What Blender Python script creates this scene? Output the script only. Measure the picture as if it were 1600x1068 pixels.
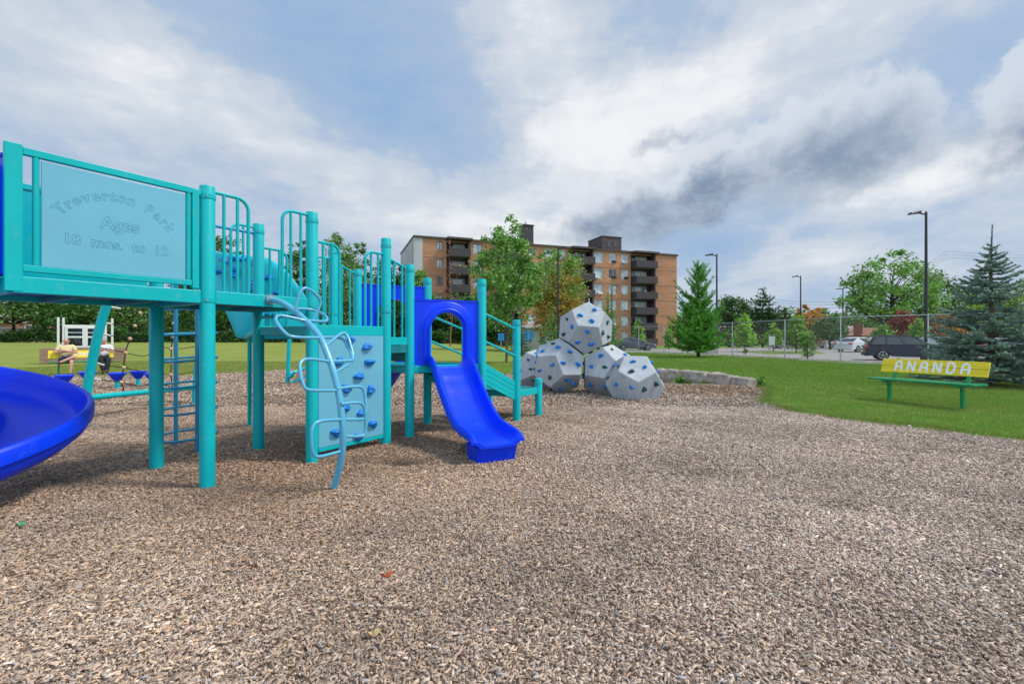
import bpy, bmesh, math, random
import numpy as np
from mathutils import Vector, Matrix, Euler
for o in list(bpy.data.objects): bpy.data.objects.remove(o)
random.seed(7); RNG = np.random.default_rng(11)
sc = bpy.context.scene; COL = sc.collection; PI = math.pi; R = math.radians
EYE = 1.35; FPX = 746.0; HOR = 529.0            # eye height (m), focal length and horizon of the photograph in its own pixels
# ---------------------------------------------------------------- camera
cd = bpy.data.cameras.new('camera'); cam = bpy.data.objects.new('camera', cd); COL.objects.link(cam)
cam.location = (0, 0, EYE); cam.rotation_euler = (R(90), 0, 0)
cd.sensor_width = 36; cd.lens = FPX/1600*36; cd.shift_y = -5/1600; cd.clip_end = 3000; cd.clip_start = .05
sc.camera = cam
# ---------------------------------------------------------------- view and light
sc.view_settings.view_transform = 'Standard'; sc.view_settings.look = 'None'
sc.view_settings.exposure = 0.0; sc.view_settings.gamma = 1; sc.view_settings.use_curve_mapping = False
SUN_EL, SUN_AZ = R(52), R(92)                   # azimuth measured from +Y towards +X
sd = bpy.data.lights.new('sun', 'SUN'); sd.energy = 3.0; sd.angle = R(10); sd.color = (1, .95, .87)
so = bpy.data.objects.new('sun', sd); COL.objects.link(so)
sv = Vector((math.sin(SUN_AZ)*math.cos(SUN_EL), math.cos(SUN_AZ)*math.cos(SUN_EL), math.sin(SUN_EL)))
so.rotation_euler = sv.to_track_quat('Z', 'Y').to_euler(); so.location = (20, 20, 40)

def srgb(r, g, b):
    f = lambda c: (c/255/12.92) if c/255 <= .04045 else ((c/255+.055)/1.055)**2.4
    return (f(r), f(g), f(b), 1)

def make_world():
    w = bpy.data.worlds.new('World'); sc.world = w; w.use_nodes = True
    nt = w.node_tree; N = nt.nodes; L = nt.links; N.clear()
    out = N.new('ShaderNodeOutputWorld'); bg = N.new('ShaderNodeBackground'); bg.inputs[1].default_value = .1
    L.new(bg.outputs[0], out.inputs[0])
    sky = N.new('ShaderNodeTexSky'); sky.sky_type = 'NISHITA'; sky.sun_disc = False
    sky.sun_elevation = SUN_EL; sky.sun_rotation = SUN_AZ; sky.air_density = 1; sky.dust_density = 1.5
    tc = N.new('ShaderNodeTexCoord')
    sep = N.new('ShaderNodeSeparateXYZ'); L.new(tc.outputs['Generated'], sep.inputs[0])
    def M(op, a, b=None, c=None, clamp=False):
        n = N.new('ShaderNodeMath'); n.operation = op; n.use_clamp = clamp
        for i, v in enumerate((a, b, c)):
            if v is None: continue
            if isinstance(v, (int, float)): n.inputs[i].default_value = v
            else: L.new(v, n.inputs[i])
        return n.outputs[0]
    az = M('ARCTAN2', sep.outputs[0], sep.outputs[1]); el = M('ARCSINE', sep.outputs[2])
    zc = M('ADD', M('MAXIMUM', sep.outputs[2], 0.0), .14)
    pl = N.new('ShaderNodeCombineXYZ'); L.new(M('DIVIDE', sep.outputs[0], zc), pl.inputs[0]); L.new(M('DIVIDE', sep.outputs[1], zc), pl.inputs[1])
    def noise(vec, scale, detail=6, rough=.55, dist=0, off=(0, 0, 0), sc3=(1, 1, 1), rot=0):
        mp = N.new('ShaderNodeMapping'); mp.inputs['Location'].default_value = off; mp.inputs['Scale'].default_value = sc3; mp.inputs['Rotation'].default_value = (0, 0, rot)
        L.new(vec, mp.inputs[0])
        n = N.new('ShaderNodeTexNoise'); n.inputs['Scale'].default_value = scale; n.inputs['Detail'].default_value = detail
        n.inputs['Roughness'].default_value = rough; n.inputs['Distortion'].default_value = dist
        L.new(mp.outputs[0], n.inputs['Vector']); return n
    def ramp(v, a, b, lo=0., hi=1.):
        n = N.new('ShaderNodeMapRange'); n.interpolation_type = 'SMOOTHSTEP'
        n.inputs[1].default_value = a; n.inputs[2].default_value = b; n.inputs[3].default_value = lo; n.inputs[4].default_value = hi
        L.new(v, n.inputs[0]); return n.outputs[0]
    def mixc(f, a, b):
        n = N.new('ShaderNodeMix'); n.data_type = 'RGBA'
        if isinstance(f, float): n.inputs[0].default_value = f
        else: L.new(f, n.inputs[0])
        for s, v in ((6, a), (7, b)):
            if isinstance(v, tuple): n.inputs[s].default_value = v
            else: L.new(v, n.inputs[s])
        return n.outputs[2]
    ae = N.new('ShaderNodeCombineXYZ'); L.new(az, ae.inputs[0]); L.new(el, ae.inputs[1])
    # ragged warp of the bearing/elevation frame
    wn = noise(ae.outputs[0], 7, 7, .62)
    sub = N.new('ShaderNodeVectorMath'); sub.operation = 'SUBTRACT'; L.new(wn.outputs['Color'], sub.inputs[0]); sub.inputs[1].default_value = (.5, .5, .5)
    scl = N.new('ShaderNodeVectorMath'); scl.operation = 'MULTIPLY'; L.new(sub.outputs[0], scl.inputs[0]); scl.inputs[1].default_value = (.30, .13, 0)
    add = N.new('ShaderNodeVectorMath'); add.operation = 'ADD'; L.new(ae.outputs[0], add.inputs[0]); L.new(scl.outputs[0], add.inputs[1])
    W = add.outputs[0]
    def blob(bear, elev, ra, re, rot=0, soft=0., vec=None):    # bearing, elevation, radii in degrees: 1 inside, 0 outside
        s = N.new('ShaderNodeVectorMath'); s.operation = 'SUBTRACT'; L.new(vec or W, s.inputs[0]); s.inputs[1].default_value = (R(bear), R(elev), 0)
        r = N.new('ShaderNodeVectorRotate'); r.rotation_type = 'Z_AXIS'; r.inputs['Angle'].default_value = R(-rot); L.new(s.outputs[0], r.inputs[0])
        m = N.new('ShaderNodeVectorMath'); m.operation = 'MULTIPLY'; L.new(r.outputs[0], m.inputs[0]); m.inputs[1].default_value = (1/R(ra), 1/R(re), 0)
        l = N.new('ShaderNodeVectorMath'); l.operation = 'LENGTH'; L.new(m.outputs[0], l.inputs[0])
        return ramp(l.outputs['Value'], 1., soft, 0., 1.)
    def total(lst):
        a = lst[0]
        for b in lst[1:]: a = M('ADD', a, b)
        return a
    n1 = noise(pl.outputs[0], .55, 8, .55, .6, (3.1, 1.7, 0), (1, 1, 1), .6)
    n2 = noise(pl.outputs[0], 1.7, 8, .6, .3, (8.3, 2.2, 0), (1, .55, 1), .9)
    n3 = noise(ae.outputs[0], 9, 8, .62, .2, (1.3, 5.2, 0), (.8, 2.2, 1))
    # brightness of the thin high layer
    bright = total([M('MULTIPLY', blob(2, 33, 15, 28, 14), .20), M('MULTIPLY', blob(15, 24, 22, 9, 18), .34), M('MULTIPLY', blob(-14, 18, 34, 6, -16), .26),
                    M('MULTIPLY', blob(-40, 24, 18, 11, 0), .20), M('MULTIPLY', blob(44, 15, 16, 4.5, 8), .34), M('MULTIPLY', blob(32, 8, 10, 3, 0), .16),
                    M('MULTIPLY', blob(34, 30, 22, 8, 12), .14), M('MULTIPLY', blob(-5, 12, 26, 4, -4), .22), M('MULTIPLY', blob(6, 13.5, 6, 3, 30), .2)])
    blue = total([M('MULTIPLY', blob(-17, 28, 32, 17, -24), .14), M('MULTIPLY', blob(24, 9.5, 13, 4.5, -6), .20), M('MULTIPLY', blob(-34, 40, 30, 12, 0), .06), M('MULTIPLY', blob(46, 24, 14, 7, 10), .10), M('MULTIPLY', blob(22, 38, 20, 8, 0), .06)])
    v = M('ADD', M('ADD', M('MULTIPLY', n1.outputs[0], .42), M('MULTIPLY', n2.outputs[0], .34)), M('MULTIPLY', n3.outputs[0], .36))
    v = M('SUBTRACT', M('ADD', v, bright), blue)
    f = ramp(v, .10, .98)
    K = 10.
    c = lambda r, g, b, k=1.: tuple(x*K*k for x in srgb(r, g, b)[:3])+(1,)
    hi = mixc(ramp(f, 0., .45), c(146, 181, 221), c(172, 194, 221)); hi = mixc(ramp(f, .4, .75), hi, c(208, 217, 229)); hi = mixc(ramp(f, .7, 1.), hi, c(247, 248, 250))
    # low broken cumulus: grey bases, pale crowns
    wn2 = noise(ae.outputs[0], 15, 9, .6, 0, (2, 7, 0)); s2 = N.new('ShaderNodeVectorMath'); s2.operation = 'SUBTRACT'; L.new(wn2.outputs['Color'], s2.inputs[0]); s2.inputs[1].default_value = (.5, .5, .5)
    m2 = N.new('ShaderNodeVectorMath'); m2.operation = 'MULTIPLY'; L.new(s2.outputs[0], m2.inputs[0]); m2.inputs[1].default_value = (.20, .11, 0)
    a2 = N.new('ShaderNodeVectorMath'); a2.operation = 'ADD'; L.new(ae.outputs[0], a2.inputs[0]); L.new(m2.outputs[0], a2.inputs[1]); W2 = a2.outputs[0]
    B = lambda *a, **k: blob(*a, vec=W2, **k)
    crown = total([B(34, 19, 10.5, 6.0, 3, .55), B(16.0, 14.8, 9.5, 3.8, 8, .55), B(51, 19, 8.5, 5.6, 0, .6), B(22.5, 17.8, 5.5, 4.0, 10, .5), B(9, 17, 5, 3.4, 0, .4)])
    base = total([B(34, 17.4, 13.5, 6.2, 8, .0), B(14.5, 13.4, 13, 4.8, 6, .0), B(50, 16.2, 10, 5.4, 6, .0), M('MULTIPLY', B(17.8, 21.2, 6.5, 1.8, 14, .0), .55), B(22.8, 16.2, 5.6, 4.6, 24, .0),
                  M('MULTIPLY', blob(-2, 12.5, 10, 2, 0), .4), M('MULTIPLY', blob(9, 12, 12, 3, 4), .3)])
    n4 = noise(ae.outputs[0], 14, 9, .6, .1, (4.3, 2.2, 0), (1, 1.7, 1))
    crownf = ramp(crown, .05, .8)
    basef = ramp(M('MULTIPLY', base, M('ADD', n4.outputs[0], .5)), .02, 1.0)
    colr = mixc(M('MULTIPLY', crownf, .7), hi, c(226, 231, 239))
    shade = mixc(ramp(n4.outputs[0], .3, .72), c(116, 138, 165), c(172, 187, 206))
    colr = mixc(M('MULTIPLY', basef, .92), colr, shade)
    fin = mixc(.94, sky.outputs[0], colr)
    low = ramp(sep.outputs[2], -.02, .0)
    fin2 = mixc(low, (1.0, 1.0, .9, 1), fin)
    vm = N.new('ShaderNodeVectorMath'); vm.operation = 'SCALE'; L.new(fin2, vm.inputs[0])
    L.new(ramp(sep.outputs[1], -.6, .1, 1.7, 1.), vm.inputs['Scale']); L.new(vm.outputs[0], bg.inputs[0])      # the half of the sky behind the viewer is brighter
make_world()

# ---------------------------------------------------------------- helpers
def gpt(px, py):                                 # where the ray through a pixel of the photograph meets level ground
    d = EYE*FPX/(py-HOR); return Vector(((px-800)*d/FPX, d, 0))
def at(px, py, d):                               # the point at distance d along a pixel's ray
    return Vector(((px-800)*d/FPX, d, EYE+(HOR-py)*d/FPX))
def sstep(a, b, x):
    t = np.clip((x-a)/(b-a), 0, 1); return t*t*(3-2*t)
def gz(x, y):                                    # height of the lawn
    x = np.asarray(x, float); y = np.asarray(y, float)
    r = .85*sstep(22, 60, y)*(1-sstep(-14, 8, x))
    return r + .20*np.exp(-((x-6.5)**2/14+(y-18.5)**2/22))
def gzf(x, y): return float(gz(x, y))

class MB:
    def __init__(s): s.v = []; s.f = []; s.col = None
    def add(s, vs, fs):
        n = len(s.v); s.v += [tuple(p) for p in vs]; s.f += [tuple(i+n for i in f) for f in fs]; return s
    def box(s, c, size, rz=0, mat=None):
        hx, hy, hz = size[0]/2, size[1]/2, size[2]/2; M = mat or Matrix.Rotation(rz, 3, 'Z'); c = Vector(c)
        vs = [c+M@Vector((x*hx, y*hy, z*hz)) for x in (-1, 1) for y in (-1, 1) for z in (-1, 1)]
        return s.add(vs, [(0, 1, 3, 2), (4, 6, 7, 5), (0, 4, 5, 1), (2, 3, 7, 6), (0, 2, 6, 4), (1, 5, 7, 3)])
    def beam(s, a, b, w, h, up=(0, 0, 1)):        # bar from a to b, w wide, h high
        a = Vector(a); b = Vector(b); t = (b-a).normalized(); n = Vector(up).cross(t)
        if n.length < 1e-4: n = Vector((1, 0, 0))
        n.normalize(); k = t.cross(n)
        vs = [p+n*(x*w/2)+k*(z*h/2) for p in (a, b) for x, z in ((-1, -1), (1, -1), (1, 1), (-1, 1))]
        return s.add(vs, [(3, 2, 1, 0), (4, 5, 6, 7), (0, 1, 5, 4), (1, 2, 6, 5), (2, 3, 7, 6), (3, 0, 4, 7)])
    def tube(s, pts, r, n=10, closed=False, cap=True):
        pts = [Vector(p) for p in pts]; m = len(pts); rs = r if isinstance(r, (list, tuple)) else [r]*m
        prev = None; rings = []
        for i, p in enumerate(pts):
            if closed: t = (pts[(i+1) % m]-pts[i-1])
            else: t = pts[min(i+1, m-1)]-pts[max(i-1, 0)]
            t.normalize()
            if prev is None:
                a = Vector((0, 0, 1)) if abs(t.z) < .9 else Vector((1, 0, 0)); nn = t.cross(a).normalized()
            else:
                nn = prev-t*prev.dot(t); nn.normalize()
            prev = nn; b = t.cross(nn)
            rings.append([p+(nn*math.cos(2*PI*k/n)+b*math.sin(2*PI*k/n))*rs[i] for k in range(n)])
        base = len(s.v)
        for rg in rings: s.v += [tuple(q) for q in rg]
        for i in range(m if closed else m-1):
            j = (i+1) % m
            for k in range(n):
                s.f.append((base+i*n+k, base+i*n+(k+1) % n, base+j*n+(k+1) % n, base+j*n+k))
        if cap and not closed:
            s.f.append(tuple(base+k for k in range(n))[::-1]); s.f.append(tuple(base+(m-1)*n+k for k in range(n)))
        return s
    def lathe(s, prof, c=(0, 0, 0), n=20):
        c = Vector(c); base = len(s.v)
        for r, z in prof: s.v += [(c.x+r*math.cos(2*PI*k/n), c.y+r*math.sin(2*PI*k/n), c.z+z) for k in range(n)]
        for i in range(len(prof)-1):
            for k in range(n): s.f.append((base+i*n+k, base+i*n+(k+1) % n, base+(i+1)*n+(k+1) % n, base+(i+1)*n+k))
        s.f.append(tuple(base+k for k in range(n))[::-1]); s.f.append(tuple(base+(len(prof)-1)*n+k for k in range(n)))
        return s
    def prism(s, poly, d):                       # 3D polygon extruded by vector d
        d = Vector(d); n = len(poly); P = [Vector(p) for p in poly]
        return s.add(P+[p+d for p in P], [tuple(range(n))[::-1], tuple(range(n, 2*n))]+[(i, (i+1) % n, n+(i+1) % n, n+i) for i in range(n)])
    def grid(s, rows, closed=False):             # rows of equal length lists of points
        m = len(rows[0]); base = len(s.v)
        for r_ in rows: s.v += [tuple(p) for p in r_]
        for i in range(len(rows)-1):
            for k in range(m if closed else m-1):
                s.f.append((base+i*m+k, base+i*m+(k+1) % m, base+(i+1)*m+(k+1) % m, base+(i+1)*m+k))
        return s
    def build(s, name, mat, parent=None, smooth=None, bevel=0, world=False, fix=True):
        me = bpy.data.meshes.new(name); vs = s.v
        if world and parent is not None:
            o0 = Vector((0, 0, 0)); q = parent
            while q: o0 += q.location; q = q.parent
            vs = [(a-o0.x, b-o0.y, c-o0.z) for a, b, c in vs]
        me.from_pydata(vs, [], s.f)
        if fix:
            bm = bmesh.new(); bm.from_mesh(me); bmesh.ops.recalc_face_normals(bm, faces=bm.faces); bm.to_mesh(me); bm.free()
        return finish(me, name, mat, parent, smooth, bevel)
def finish(me, name, mat, parent=None, smooth=None, bevel=0):
    if mat: me.materials.append(mat)
    if smooth is not None:
        me.shade_smooth()
        if smooth < 179: me.set_sharp_from_angle(angle=R(smooth))
    o = bpy.data.objects.new(name, me); COL.objects.link(o)
    if parent: o.parent = parent
    if bevel:
        b = o.modifiers.new('bevel', 'BEVEL'); b.width = bevel; b.segments = 2; b.limit_method = 'ANGLE'; b.angle_limit = R(40); b.harden_normals = False
    return o
def thing(name, label, cat, loc=(0, 0, 0), rz=0, group=None):
    o = bpy.data.objects.new(name, None); COL.objects.link(o); o.location = loc; o.rotation_euler = (0, 0, rz); o.empty_display_size = .2
    return tag(o, label, cat, group)
def tag(o, label, cat, group=None):
    o['label'] = label; o['category'] = cat
    if group: o['group'] = group
    return o
def part(o, label): o['label'] = label; return o
def struct(o, kind='structure'): o['kind'] = kind; return o
def copy_tree(o, parent=None):
    c = o.copy(); COL.objects.link(c); c.parent = parent
    for ch in list(o.children): copy_tree(ch, c)
    return c
def np_mesh(name, V, F, mat, cols=None, parent=None):   # V (n,3), F (m,k) all faces the same size
    me = bpy.data.meshes.new(name); n, (m, k) = len(V), F.shape
    me.vertices.add(n); me.vertices.foreach_set('co', np.ascontiguousarray(V, np.float32).ravel())
    me.loops.add(m*k); me.loops.foreach_set('vertex_index', np.ascontiguousarray(F, np.int32).ravel())
    me.polygons.add(m); me.polygons.foreach_set('loop_start', np.arange(0, m*k, k, dtype=np.int32))
    try: me.polygons.foreach_set('loop_total', np.full(m, k, np.int32))
    except Exception: pass
    me.update(calc_edges=True)
    if cols is not None:
        a = me.attributes.new('tint', 'FLOAT_COLOR', 'FACE')
        c4 = np.ones((m, 4), np.float32); c4[:, :cols.shape[1]] = cols; a.data.foreach_set('color', c4.ravel())
    me.materials.append(mat)
    o = bpy.data.objects.new(name, me); COL.objects.link(o)
    if parent: o.parent = parent
    return o

# ---------------------------------------------------------------- materials
MATS = {}
def mat(name, col, rough=.5, metal=0, var=0, vscale=3., bump=0, bscale=30., spec=.5, coat=0, detail=4, stretch=(1, 1, 1), col2=None, wear=0):
    m = bpy.data.materials.new(name); m.use_nodes = True; nt = m.node_tree; N = nt.nodes; L = nt.links
    b = N['Principled BSDF']; b.inputs['Base Color'].default_value = (*col[:3], 1); b.inputs['Roughness'].default_value = rough
    b.inputs['Metallic'].default_value = metal; b.inputs['Specular IOR Level'].default_value = spec; b.inputs['Coat Weight'].default_value = coat
    if coat: b.inputs['Coat Roughness'].default_value = .08
    if var or bump or col2:
        tc = N.new('ShaderNodeTexCoord'); mp = N.new('ShaderNodeMapping'); mp.inputs['Scale'].default_value = stretch; L.new(tc.outputs['Object'], mp.inputs[0])
    if var or col2:
        n = N.new('ShaderNodeTexNoise'); n.inputs['Scale'].default_value = vscale; n.inputs['Detail'].default_value = detail; n.inputs['Roughness'].default_value = .6; L.new(mp.outputs[0], n.inputs['Vector'])
        r = N.new('ShaderNodeValToRGB'); e = r.color_ramp.elements; e[0].position = .3; e[1].position = .7
        c2 = col2 or col; e[0].color = tuple(x*(1-var) for x in col[:3])+(1,); e[1].color = tuple(min(1, x*(1+var)) for x in c2[:3])+(1,)
        L.new(n.outputs[0], r.inputs[0]); L.new(r.outputs[0], b.inputs['Base Color'])
        mr = N.new('ShaderNodeMapRange'); mr.inputs[3].default_value = max(.02, rough-.08); mr.inputs[4].default_value = min(1, rough+.12); L.new(n.outputs[0], mr.inputs[0]); L.new(mr.outputs[0], b.inputs['Roughness'])
    if wear:                                     # scuffs and dusty scratches
        n2 = N.new('ShaderNodeTexNoise'); n2.inputs['Scale'].default_value = 11; n2.inputs['Detail'].default_value = 9; n2.inputs['Roughness'].default_value = .7; L.new(mp.outputs[0], n2.inputs['Vector'])
        r2 = N.new('ShaderNodeValToRGB'); q = r2.color_ramp.elements; q[0].position = .56; q[0].color = (0, 0, 0, 1); q[1].position = .72; q[1].color = (wear, wear, wear, 1); L.new(n2.outputs[0], r2.inputs[0])
        mw = N.new('ShaderNodeMix'); mw.data_type = 'RGBA'; L.new(r2.outputs[0], mw.inputs[0]); L.new(r.outputs[0], mw.inputs[6]); mw.inputs[7].default_value = (.42, .44, .42, 1); L.new(mw.outputs[2], b.inputs['Base Color'])
    if bump:
        n = N.new('ShaderNodeTexNoise'); n.inputs['Scale'].default_value = bscale; n.inputs['Detail'].default_value = 3; L.new(mp.outputs[0], n.inputs['Vector'])
        bp = N.new('ShaderNodeBump'); bp.inputs['Strength'].default_value = bump; bp.inputs['Distance'].default_value = .01; L.new(n.outputs[0], bp.inputs['Height']); L.new(bp.outputs[0], b.inputs['Normal'])
    MATS[name] = m; return m
TEAL = mat('teal_paint', (.0, .47, .495), .36, var=.07, vscale=1.6, bump=.03, bscale=14, spec=.3, wear=.16)
TEALC = mat('cyan_plastic', (.0, .52, .60), .42, var=.08, vscale=2, bump=.04, bscale=8)
DECK = mat('deck_coating', (.0, .20, .22), .6, var=.2, vscale=8, bump=.2, bscale=60)
BLUE = mat('blue_plastic', (.0, .045, .86), .36, var=.08, vscale=2.2, bump=.04, bscale=9, spec=.28, wear=.07)
PALE = mat('pale_blue_panel', (.16, .47, .61), .16, var=.06, vscale=1.5, bump=.02, bscale=3)
LTUBE = mat('light_blue_paint', (.10, .42, .62), .28, coat=.3, var=.06)
DTUBE = mat('mid_blue_paint', (.02, .28, .47), .35, coat=.2, var=.08)
HOLD = mat('blue_hold', (.0, .19, .62), .5, var=.15, vscale=30, bump=.3, bscale=40)
HOLDG = mat('green_hold', (.012, .075, .075), .55, var=.2, vscale=30, bump=.3, bscale=40)
ENGR = mat('engraved_line', (.105, .375, .515), .4, var=.1)
STEEL = mat('galvanised_steel', (.42, .45, .47), .42, metal=.75, var=.15, vscale=10)
WHITE = mat('white_paint', (.72, .72, .70), .45, var=.08, vscale=6)
BLACK = mat('black_metal', (.018, .02, .022), .45, var=.2)
CONC = mat('concrete', (.42, .40, .36), .85, var=.2, vscale=6, bump=.3, bscale=30)
ROPE = mat('black_rope', (.015, .014, .013), .9, bump=.5, bscale=150)
TAN = mat('tan_connector', (.62, .42, .24), .5)
GRN = mat('green_bench_paint', (.0, .26, .085), .4, var=.15, vscale=8)
LETW = mat('white_letter_paint', (.93, .93, .92), .6)
YEL = mat('yellow_bench_paint', (.88, .65, .02), .45, var=.12, vscale=9, stretch=(.3, 1, 3), bump=.08, bscale=40)
BARK = mat('bark', (.13, .095, .07), .95, var=.4, vscale=9, bump=.8, bscale=25, stretch=(1, 1, .3))
BARKD = mat('dark_bark', (.05, .038, .03), .95, var=.4, vscale=9, bump=.8, bscale=25, stretch=(1, 1, .3))
BARKR = mat('red_bark', (.30, .14, .10), .95, var=.3, vscale=9, bump=.5, bscale=25, stretch=(1, 1, .3))

def leafmat(name, trans=.35):
    m = bpy.data.materials.new(name); m.use_nodes = True; N = m.node_tree.nodes; L = m.node_tree.links
    b = N['Principled BSDF']; a = N.new('ShaderNodeAttribute'); a.attribute_name = 'tint'
    L.new(a.outputs['Color'], b.inputs['Base Color']); b.inputs['Roughness'].default_value = .55; b.inputs['Specular IOR Level'].default_value = .3
    t = N.new('ShaderNodeBsdfTranslucent'); L.new(a.outputs['Color'], t.inputs[0]); mx = N.new('ShaderNodeMixShader'); mx.inputs[0].default_value = trans
    L.new(b.outputs[0], mx.inputs[1]); L.new(t.outputs[0], mx.inputs[2]); L.new(mx.outputs[0], N['Material Output'].inputs[0]); return m
LEAF = leafmat('leaf'); NEEDLE = leafmat('needle', .15); BLADE = leafmat('grass_blade', .3); CHIP = leafmat('wood_chip', 0.0)

# ---------------------------------------------------------------- ground
MUL = [(-34, 8), (-24, 14.5), (-18, 16.6), (-14.2, 17.4), (-12, 17.6), (-10.9, 19), (-9.5, 20.4), (-7, 21.2), (-4.2, 19.8), (-1.5, 18.9), (-.3, 18.4), (1.4, 17.2), (3.2, 16), (4.1, 15.2),
       (4.9, 14.4), (6.3, 13.4), (6.75, 12.6), (5.9, 11.0), (5.35, 10.2), (5.25, 9.7), (5.3, 9.2), (5.6, 8.65), (6.05, 8.15), (6.4, 7.75), (6.5, 7.5), (6.1, 7.2), (6.7, 6.3), (7.9, 5.3), (10, 3.2), (14, -3), (-34, -3)]
# right edge follows the kerb-less border seen in the photo
MUL[17:27] = [tuple(gpt(x, y)[:2]) for x, y in ((1193, 622), (1198, 630), (1240, 643), (1285, 651), (1330, 657), (1380, 663), (1430, 668), (1500, 677), (1560, 685), (1600, 690))]
def sdist(x, y):                                 # signed distance to the chip bed, positive inside
    x = np.asarray(x, float); y = np.asarray(y, float); d = np.full(x.shape, 1e9); ins = np.zeros(x.shape, bool)
    for (ax, ay), (bx, by) in zip(MUL, MUL[1:]+MUL[:1]):
        ex, ey = bx-ax, by-ay; t = np.clip(((x-ax)*ex+(y-ay)*ey)/(ex*ex+ey*ey), 0, 1)
        d = np.minimum(d, np.hypot(x-ax-t*ex, y-ay-t*ey))
        c = ((ay > y) != (by > y)) & (x < (bx-ax)*(y-ay)/((by-ay) if by != ay else 1e-9)+ax); ins ^= c
    return np.where(ins, d, -d)
def wob(x, y): return .12*np.sin(x*2.1+y*1.3)+.08*np.sin(x*4.7-y*3.9)+.05*np.sin(x*9.1+y*7.7)
def hm(x, y):                                    # relief of the chip bed
    return .012*np.sin(x*1.9+.7*y)*np.sin(y*1.4-.5*x)+.009*np.sin(x*4.3+1)*np.sin(y*5.1)+.006*np.sin(x*9.7+y*3)*np.sin(y*8.3-x*2)-.05*np.exp(-((x+1.2)**2+(y-5.25)**2)/.10)+.10*np.exp(-((x-5.2)**2/1.6+(y-12.6)**2/.8))
def axis(lo, hi, st, far_lo, far_hi, g=1.25):
    a = list(np.arange(lo, hi+1e-6, st)); s = st
    while a[-1] < far_hi: s *= g; a.append(a[-1]+s)
    s = st
    while a[0] > far_lo: s *= g; a.insert(0, a[0]-s)
    return np.array(a)
def sheet(name, xs, ys, zf, m, keep=None):
    X, Y = np.meshgrid(xs, ys); Z = zf(X, Y); nx = len(xs); V = np.stack([X.ravel(), Y.ravel(), Z.ravel()], 1)
    i, j = np.meshgrid(np.arange(nx-1), np.arange(len(ys)-1)); a = (j*nx+i).ravel(); F = np.stack([a, a+1, a+nx+1, a+nx], 1)
    if keep is not None:
        cx = V[F].mean(1); F = F[keep(cx[:, 0], cx[:, 1])]
    o = np_mesh(name, V, F, m); o.data.shade_smooth(); return o
def lawn_mat():
    m = bpy.data.materials.new('lawn'); m.use_nodes = True; N = m.node_tree.nodes; L = m.node_tree.links; b = N['Principled BSDF']; b.inputs['Roughness'].default_value = .9; b.inputs['Specular IOR Level'].default_value = .15
    g = N.new('ShaderNodeNewGeometry'); sp = N.new('ShaderNodeSeparateXYZ'); L.new(g.outputs['Position'], sp.inputs[0])
    def nz(s, d=5, st=(1, 1, 1)):
        mp = N.new('ShaderNodeMapping'); mp.inputs['Scale'].default_value = st; L.new(g.outputs['Position'], mp.inputs[0])
        n = N.new('ShaderNodeTexNoise'); n.inputs['Scale'].default_value = s; n.inputs['Detail'].default_value = d; L.new(mp.outputs[0], n.inputs['Vector']); return n.outputs[0]
    def rp(v, els):
        r = N.new('ShaderNodeValToRGB'); e = r.color_ramp.elements; e[0].position, e[0].color = els[0]; e[1].position, e[1].color = els[-1]
        for p, c in els[1:-1]: q = e.new(p); q.color = c
        L.new(v, r.inputs[0]); return r.outputs[0]
    fresh = rp(nz(1.3, 8), [(.3, (.09, .20, .02, 1)), (.52, (.16, .28, .04, 1)), (.7, (.29, .31, .10, 1))])
    dry = rp(nz(.9, 8, (.35, 1.6, 1)), [(.3, (.17, .24, .035, 1)), (.55, (.25, .29, .06, 1)), (.72, (.33, .31, .10, 1))])
    mr = N.new('ShaderNodeMapRange'); mr.interpolation_type = 'SMOOTHSTEP'; mr.inputs[1].default_value = 3; mr.inputs[2].default_value = -4; L.new(sp.outputs[0], mr.inputs[0])
    mx = N.new('ShaderNodeMix'); mx.data_type = 'RGBA'; L.new(mr.outputs[0], mx.inputs[0]); L.new(fresh, mx.inputs[6]); L.new(dry, mx.inputs[7])
    fine = rp(nz(60, 3), [(.3, (.75, .75, .75, 1)), (.7, (1.2, 1.2, 1.2, 1))])
    mu = N.new('ShaderNodeMix'); mu.data_type = 'RGBA'; mu.blend_type = 'MULTIPLY'; mu.inputs[0].default_value = 1; L.new(mx.outputs[2], mu.inputs[6]); L.new(fine, mu.inputs[7])
    L.new(mu.outputs[2], b.inputs['Base Color'])
    bp = N.new('ShaderNodeBump'); bp.inputs['Strength'].default_value = .6; bp.inputs['Distance'].default_value = .03; L.new(nz(25, 4), bp.inputs['Height']); L.new(bp.outputs[0], b.inputs['Normal']); return m
LX = axis(-22, 26, .22, -900, 900); LY = axis(2, 27, .22, -60, 1400)
struct(sheet('lawn', LX, LY, lambda X, Y: gz(X, Y)+.03+.012*np.sin(X*1.3)*np.sin(Y*1.1)-.3*sstep(-.02, .2, sdist(X, Y)+wob(X, Y)*.5), lawn_mat()))
CHIPG = mat('chip_bed', (.27, .215, .17), .95, var=.4, vscale=60, bump=.8, bscale=90, detail=6)
struct(sheet('wood_chip_bed', axis(-16, 12, .12, -36, 16), axis(-3, 22, .12, -3, 22), lambda X, Y: hm(X, Y)-.3*sstep(0., .3, -sdist(X, Y)-wob(X, Y)*.5), CHIPG))

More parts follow.
